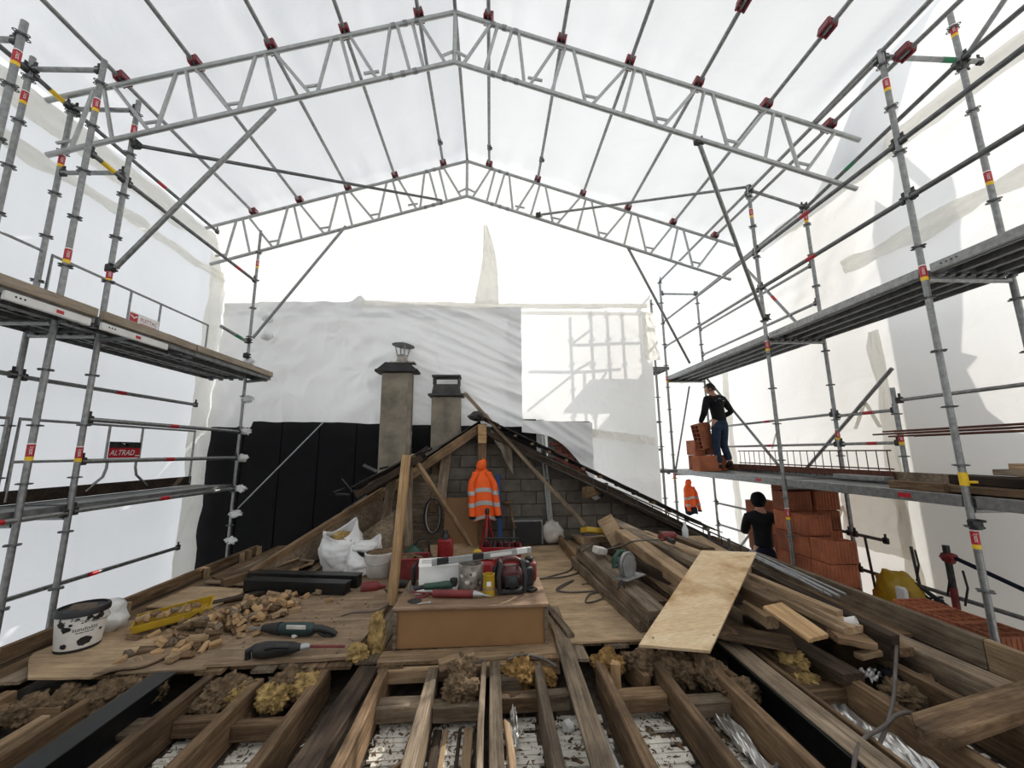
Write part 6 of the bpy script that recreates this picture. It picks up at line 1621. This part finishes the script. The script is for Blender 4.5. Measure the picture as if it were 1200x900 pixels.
# ================================================================ LOOSE MATERIAL ON THE RIGHT DECK
pl_ = thing('pallet', 'wooden pallet carrying the low clay block stack behind the right parapet', 'pallet', (4.27, 3.73, -.995))
for x_ in (-.14, 0, .14):
    o = board('bearer', (x_, -.46, .06), (x_, .46, .06), .09, .05, 'wood_old', pl_)
for k_ in range(6):
    y_ = -.40 + k_ * .16; o = board('deck_slat', (-.19, y_, .118), (.19, y_, .118), .10, .05, 'wood_light', pl_)
rb = thing('reinforcement_mesh', 'rusty reinforcement lattice standing along the outer edge of the worker deck', 'rebar', (4.8, 6, 1.05))
for z in (1.20, 1.42):
    mb = MB(rb); mb.tube((4.80, 4.6, z), (4.80, 7.6, z), .010, 6); mb.build('long_bar', M['rust'], rb)
for k_ in range(22):
    y = 4.65 + k_ * .138; mb = MB(rb); mb.tube((4.80, y, 1.06), (4.80, y, 1.42), .006, 5); mb.build('stirrup', M['rust'], rb)
mb = MB(rb); mb.cbox((4.79, 6.1, 1.13), (.03, 3.0, .09), .005); mb.build('rusty_strip', M['rust'], rb)
for k_ in range(7):
    mb = MB(); z = 1.60 + (k_ % 3) * .03; yy = 1.2 + rg.uniform(0, .3)
    mb.tube((4.62 + .025 * k_, yy, z), (4.60 + .03 * k_, 4.4 + rg.uniform(-.3, .3), z - .02), .011, 6)
    tag(mb.build('rebar_rod', M['rust']), 'rusty bar in the bundle above the planks on the near right deck', 'rebar', 'rusty bars bundled above the near right deck')
for i_, (x, y0, y1, z, w, t, mt, lb) in enumerate(((4.20, 1.3, 3.75, 1.11, .22, .06, 'wood_old', 'dark rough plank at the inner edge of the near right deck'), (4.45, 1.3, 3.6, 1.11, .22, .06, 'wood_dark', 'black rough plank in the middle of the near right deck'),
        (4.33, 1.3, 3.55, 1.20, .24, .08, 'wood_dark', 'upper dark slab plank on the near right deck'), (4.62, 1.3, 3.4, 1.19, .22, .06, 'wood_grey', 'grey plank at the outer side of the near right deck'), (4.58, 1.3, 3.25, 1.30, .24, .06, 'wood_light', 'pale plank topmost on the near right deck'), (4.42, 1.3, 3.3, 1.255, .18, .05, 'wood_grey', 'grey plank under the topmost pale plank'))):
    jboard('scaffold_plank', (x, y0, z), (x + rg.uniform(-.03, .03), y1, z), w, t, mt, lb, 'plank', rough=.012)
jboard('timber_offcut', (4.06, 3.45, 1.13), (4.07, 3.95, 1.13), .05, .08, 'wood_old', 'reddish timber offcut on the deck edge left of the near pole', 'timber')
mb = MB(); mb.cbox((4.62, 4.85, 1.09), (.14, .7, .06), .008); tag(mb.build('steel_plate', M['galv']), 'short steel profile lying on the deck by the guard post', 'profile')
for (x, lb) in ((4.6, 'first'),):
    jboard('outer_board', (4.68, 1.5, 1.62), (4.70, 3.1, 1.60), .03, .09, 'wood_grey', 'grey board hung along the rusty bars on the near right deck', 'board')

# low railing with black straps and yellow sack
rlg = thing('strap_bundle', 'black straps tied on the lower right guard rail above the yellow sack', 'straps', (4.8, 4.6, -.3))
for j in range(4):
    mb = MB(rlg); y = 4.35 + j * .12
    mb.path([V((4.80, 5.0 - .12 * j, -.14)), V((4.78, 4.75 - .1 * j, -.10 + .05 * math.sin(j))), V((4.80, 4.5 - .08 * j, -.20)), V((4.79, 4.3, -.12 - .03 * j))], .014, 6); mb.build('strap', M['cable_black'], rlg, smooth=True)
for (y, z) in ((4.25, .25), (4.1, .2), (4.55, .30)):
    mb = MB(rlg); mb.path([(4.84, y, z), (4.80, y - .05, z - .15), (4.82, y + .02, z - .34)], .010, 6); mb.build('strap_end', M['cable_black'], rlg, smooth=True)
ps = thing('guard_post', 'dark guard post with red tape behind the right parapet', 'post', (4.84, 4.22, -1.0))
mb = MB(ps); mb.tube((4.84, 4.22, -1.0), (4.84, 4.22, .42), .03, 10); mb.build('post', M['iron'], ps)
mb = MB(ps); mb.tube((4.84, 4.22, -.2), (4.84, 4.22, .0), .032, 10); mb.build('red_tape', M['red_dirty'], ps)
mb = MB(ps); lm = lump(6, .06, 2, .5, 2); mb.add([p + V((4.84, 4.2, .30)) for p in lm.v], lm.f); mb.build('red_knot', M['red_dirty'], ps)
mb = MB(); mb.tube((4.86, 4.22, .32), (4.86, 3.2, .04), .022, 8); mb.tube((4.86, 3.2, .04), (4.86, 2.9, -.03), .03, 8); tag(mb.build('rolled_sheet', M['navy']), 'dark blue rolled sheet tied sloping from the guard post', 'roll')
for y in (5.2, 4.62):
    mb = MB(); mb.tube((4.87, y, .32), (4.87, y - .05, -.45), .015, 8); tag(mb.build('rail_upright', M['iron']), 'thin dark upright of the lower right railing, %s the guard post' % ('farther from' if y > 5 else 'closer to'), 'railing')
k = tool('yellow_sack', 'bright yellow sack with white band behind the right parapet', 'sack', (4.78, 4.75, -.98))
q = lump(5, .30, 4, .22, 1.5, (.5, 1.05, 1.1)).build('bag', M['yellow'], k, smooth=True); q.location = (0, 0, .66)
mb = MB(); mb.cbox((-.14, -.16, .70), (.05, .12, .36), .02, rotm(0, 0, 10)); mb.build('white_band', M['white'], k)
k = tool('blue_sheet', 'blue plastic scrap in front of the yellow sack', 'sheet', (4.5, 4.62, -.99))
q = lump(7, .16, 3, .3, 2, (1, 1.2, .6)).build('fold', M['blue'], k, smooth=True); q.location = (0, 0, .62)

# ================================================================ WORKERS
def hand(P, E, Rr, wrist, d, side, palm_n, curl, L=.185, up=None):
    """palm + four fingers + thumb chained onto wrist index; d = pointing direction, palm_n = palm side normal"""
    d = V(d).normalized(); nrm = V(palm_n); nrm = (nrm - d * nrm.dot(d)).normalized(); lat = d.cross(nrm) * side
    w = V(P[wrist]); base = len(P)
    P.append(w + d * .055); E.append((wrist, base)); Rr.append((.036, .020))
    lens = (.068, .078, .072, .056)
    for i in range(4):
        o_ = (i - 1.5) * .021
        k0 = w + d * .095 + lat * o_; b0 = len(P)
        P.append(k0); E.append((base, b0)); Rr.append(.0098)
        a1, a2 = curl, curl * 1.9
        p1 = k0 + (d * math.cos(a1) + nrm * math.sin(a1)) * lens[i] * .55
        p2 = p1 + (d * math.cos(a2) + nrm * math.sin(a2)) * lens[i] * .5
        P.append(p1); E.append((b0, b0 + 1)); Rr.append(.0088)
        P.append(p2); E.append((b0 + 1, b0 + 2)); Rr.append(.0075)
    t0 = len(P); q = w + d * .035 - lat * .034 + nrm * .01
    P.append(q); E.append((wrist, t0)); Rr.append(.012)
    P.append(q + (d * .75 - lat * .55 + nrm * .4).normalized() * .036); E.append((t0, t0 + 1)); Rr.append(.0105)
    P.append(q + (d * .75 - lat * .55 + nrm * .4).normalized() * .036 + (d + nrm * .7).normalized() * .028); E.append((t0 + 1, t0 + 2)); Rr.append(.009)

def person(label, loc, rz, pose, look, hooded=False):
    k = thing('person', label, 'person', loc, (0, 0, R(rz)))
    J = pose; P, E, Rr = [], [], []
    ix = {}
    def add(n, r, par=None):
        ix[n] = len(P); P.append(V(J[n])); Rr.append(r)
        if par: E.append((ix[par], ix[n]))
    add('pelvis', .098); add('waist', .088, 'pelvis'); add('chest', .100, 'waist'); add('upper', .085, 'chest'); add('neck', .052, 'upper'); add('skull', .058, 'neck')
    for s in 'lr':
        add('sh' + s, .062, 'upper'); add('el' + s, .044, 'sh' + s); add('wr' + s, .029, 'el' + s)
        add('hip' + s, .086, 'pelvis'); add('kn' + s, .058, 'hip' + s); add('an' + s, .042, 'kn' + s); add('to' + s, (.042, .03), 'an' + s)
    for s, sd in (('l', -1), ('r', 1)): hand(P, E, Rr, ix['wr' + s], J['hd' + s], sd, J['pn' + s], J['curl' + s])
    vs, fs = skin_data(P, E, Rr, 0, 2)
    mb = MB(); mb.add(vs, fs)
    # head: skull, jaw, nose, brow, ears joined into the same body mesh
    H = V(J['head']); f = V(look).normalized(); rt = f.cross(V((0, 0, 1))).normalized(); up = rt.cross(f)
    Hm = Matrix((rt, f, up)).transposed()
    nu, nv = 28, 22
    def hp(u, v):
        t = u * 2 * math.pi; ph = v * math.pi; x = math.sin(ph) * math.cos(t); y = math.sin(ph) * math.sin(t); z = math.cos(ph)
        rx, ry, rz_ = .075, .095, .118
        if z < 0: rx *= 1 + .28 * z; ry *= 1 + .18 * z
        q = V((x * rx, y * ry, z * rz_))
        if y > .6:                                                   # face relief
            q.y += .022 * math.exp(-(x / .16) ** 2 - ((z + .12) / .20) ** 2) - .010 * (math.exp(-((abs(x) - .36) / .16) ** 2 - ((z - .08) / .13) ** 2)) + .006 * math.exp(-((z - .26) / .1) ** 2) + .007 * math.exp(-(x / .3) ** 2 - ((z + .50) / .08) ** 2) + .010 * math.exp(-(x / .25) ** 2 - ((z + .8) / .14) ** 2)
        return H + Hm @ q
    mb.grid(nu, nv, hp)
    for sx in (-1, 1): mb.lathe([(.0, -.008), (.020, -.006), (.026, 0), (.018, .008), (0, .006)], H + Hm @ V((sx * .077, -.008, -.005)), 10, Hm @ rotm(0, sx * 78, 0), sx=1.25, sy=.8)
    mb.build('body', M['skin'], k, smooth=True)
    for sx in (-1, 1):
        q = MB(); q.lathe([(0, -.009), (.009, -.004), (.0095, .002), (0, .009)], H + Hm @ V((sx * .030, .083, .009)), 10); q.build('eye', M['white'], k, smooth=True)
    q = MB(); q.cbox(H + Hm @ V((0, .091, -.058)), (.046, .008, .008), .003, Hm); q.build('lips', M['red_dirty'], k)
    # clothing
    def cloth(name, chain, mat, extra=None, root=0):
        p, e, r = [], [], []
        for (n, rr2, par) in chain:
            p.append(V(J[n]) if isinstance(n, str) else V(n)); r.append(rr2)
            if par is not None: e.append((par, len(p) - 1))
        a, b = skin_data(p, e, r, root, 2); mm = MB(); mm.add(a, b)
        return mm.build(name, M[mat], k, smooth=True)
    lerp = lambda a, b, t: V(J[a]).lerp(V(J[b]), t)
    cloth('jacket', [(lerp('pelvis', 'waist', -.1), .145, None), ('waist', .138, 0), ('chest', .155, 1), ('upper', .138, 2), (lerp('upper', 'neck', .85), .072, 3),
                     ('shl', .080, 3), ('ell', .064, 5), (lerp('ell', 'wrl', .92), .046, 6), ('shr', .078, 3), ('elr', .062, 8), (lerp('elr', 'wrr', .92), .046, 9)], 'blackcloth', root=1)
    cloth('trousers', [(lerp('pelvis', 'waist', .5), .112, None), (V(J['pelvis']) + V((0, 0, -.02)), .125, 0), (V(J['hipl']) + V((.01, 0, -.06)), .098, 1), ('knl', .076, 2), (lerp('knl', 'anl', .93), .066, 3), (V(J['hipr']) + V((-.01, 0, -.06)), .098, 1), ('knr', .076, 5), (lerp('knr', 'anr', .93), .066, 6)], 'jeans' if not hooded else 'navy')
    for s in 'lr':
        d = V(J['to' + s]) - V(J['an' + s]); d.normalize()
        cloth('boot', [(V(J['an' + s]) + V((0, 0, .05)), .056, None), (V(J['an' + s]) + V((0, 0, -.03)), .058, 0), (V(J['an' + s]).lerp(V(J['to' + s]), .6), (.052, .044), 1), (V(J['to' + s]) + d * .035, (.044, .032), 2)], 'rubber')
    if hooded:
        q = lump(2.2, .118, 3, .05, 2, (.93, 1.05, 1.1)); mm = MB(); mm.add([H + Hm @ (p + V((0, -.018, .015))) if p.y < .055 or p.z > .05 else H + Hm @ V((p.x, .035, p.z)) for p in q.v], q.f); mm.build('hood', M['blackcloth'], k, smooth=True)
    else:
        mm = MB()
        def hr(u, v):
            t = u * 2 * math.pi; ph = v * math.pi * .62; x = math.sin(ph) * math.cos(t); y = math.sin(ph) * math.sin(t); z = math.cos(ph)
            if y > .35 and z < .62: z = .62 + (z - .62) * .1
            w = 1 + .05 * noise.noise(V((x * 7, y * 7, z * 7)))
            return H + Hm @ V((x * .084 * w, y * .101 * w - .004, z * .126 * w))
        mm.grid(24, 14, hr); mm.build('hair', M['hair'], k, smooth=True)
    return k
# worker on the deck, back turned, carrying a long clay block at his left side
POSE1 = dict(pelvis=(0, 0, .97), waist=(-.005, .015, 1.10), chest=(-.015, .03, 1.27), upper=(-.03, .05, 1.40), neck=(-.045, .075, 1.50), skull=(-.055, .095, 1.58), head=(-.062, .105, 1.615),
    shl=(-.20, .04, 1.40), ell=(-.31, .0, 1.13), wrl=(-.335, .13, .92), hdl=(-.02, .35, -.45), pnl=(.9, .2, -.2), curll=.75,
    shr=(.155, .04, 1.39), elr=(.27, -.03, 1.14), wrr=(.10, .20, 1.02), hdr=(-.8, .4, -.1), pnr=(-.3, .3, -.6), curlr=.6,
    hipl=(-.09, 0, .90), knl=(-.10, .03, .49), anl=(-.095, -.01, .10), tol=(-.10, .13, .045),
    hipr=(.09, 0, .90), knr=(.115, .10, .50), anr=(.13, -.02, .16), tor=(.14, .11, .06))
W1 = (4.50, 7.62, 1.043)
person('person in black top and dark jeans, back turned, carrying a clay block', W1, 6, POSE1, (-.75, .62, -.16))
o = clay(CT, V(W1) + V((-.30, .14, .68)), (0, 78, 20), 'clay block carried upright at the side of the standing worker')
q = MB(); vs, fs = [], []
for x_, w_ in ((-.085, .03), (-.045, .035), (-.005, .03), (.035, .035), (.075, .03)):
    n_ = len(vs); vs += [V((x_ - w_ / 2, -.006, 0)), V((x_ + w_ / 2, -.006, 0)), V((x_ + w_ / 2, .008, 0)), V((x_ - w_ / 2, .008, 0))]; fs.append((n_, n_ + 1, n_ + 2, n_ + 3))
wm = [p for p in bpy.data.objects if p.name.startswith('person')][0]
q.add([V((-.02 + p.x, -.0965 + .0 - .12 * (abs(p.x) ** 2), 1.355 + p.y)) for p in vs], fs); q.add([V((-.02 + p.x * 1.0, -.097, 1.385 + p.y)) for p in [V((-.05, 0, 0)), V((0, .022, 0)), V((.05, 0, 0)), V((0, .012, 0))]], [(0, 1, 2, 3)])
q.build('back_print', M['reflect'], wm, smooth=False, label='small pale print on the back')
# hooded worker handling blocks on the lower deck
POSE2 = dict(pelvis=(0, 0, .98), waist=(.01, .02, 1.11), chest=(.02, .05, 1.28), upper=(.03, .08, 1.42), neck=(.04, .11, 1.52), skull=(.05, .14, 1.60), head=(.055, .15, 1.635),
    shl=(-.155, .08, 1.40), ell=(-.17, .24, 1.15), wrl=(-.02, .42, 1.22), hdl=(.6, .7, .1), pnl=(.5, -.2, -.7), curll=.6,
    shr=(.20, .06, 1.41), elr=(.36, .02, 1.20), wrr=(.44, -.16, 1.30), hdr=(.5, -.8, .1), pnr=(-.2, -.2, -.9), curlr=.5,
    hipl=(-.09, 0, .91), knl=(-.10, .05, .50), anl=(-.10, 0, .10), tol=(-.11, .14, .045),
    hipr=(.09, 0, .91), knr=(.10, .05, .50), anr=(.11, 0, .10), tor=(.12, .14, .045))
person('person in black hooded clothing reaching for clay blocks on the lower deck', (4.17, 6.20, -.998), -12, POSE2, (.5, .8, -.4), hooded=True)
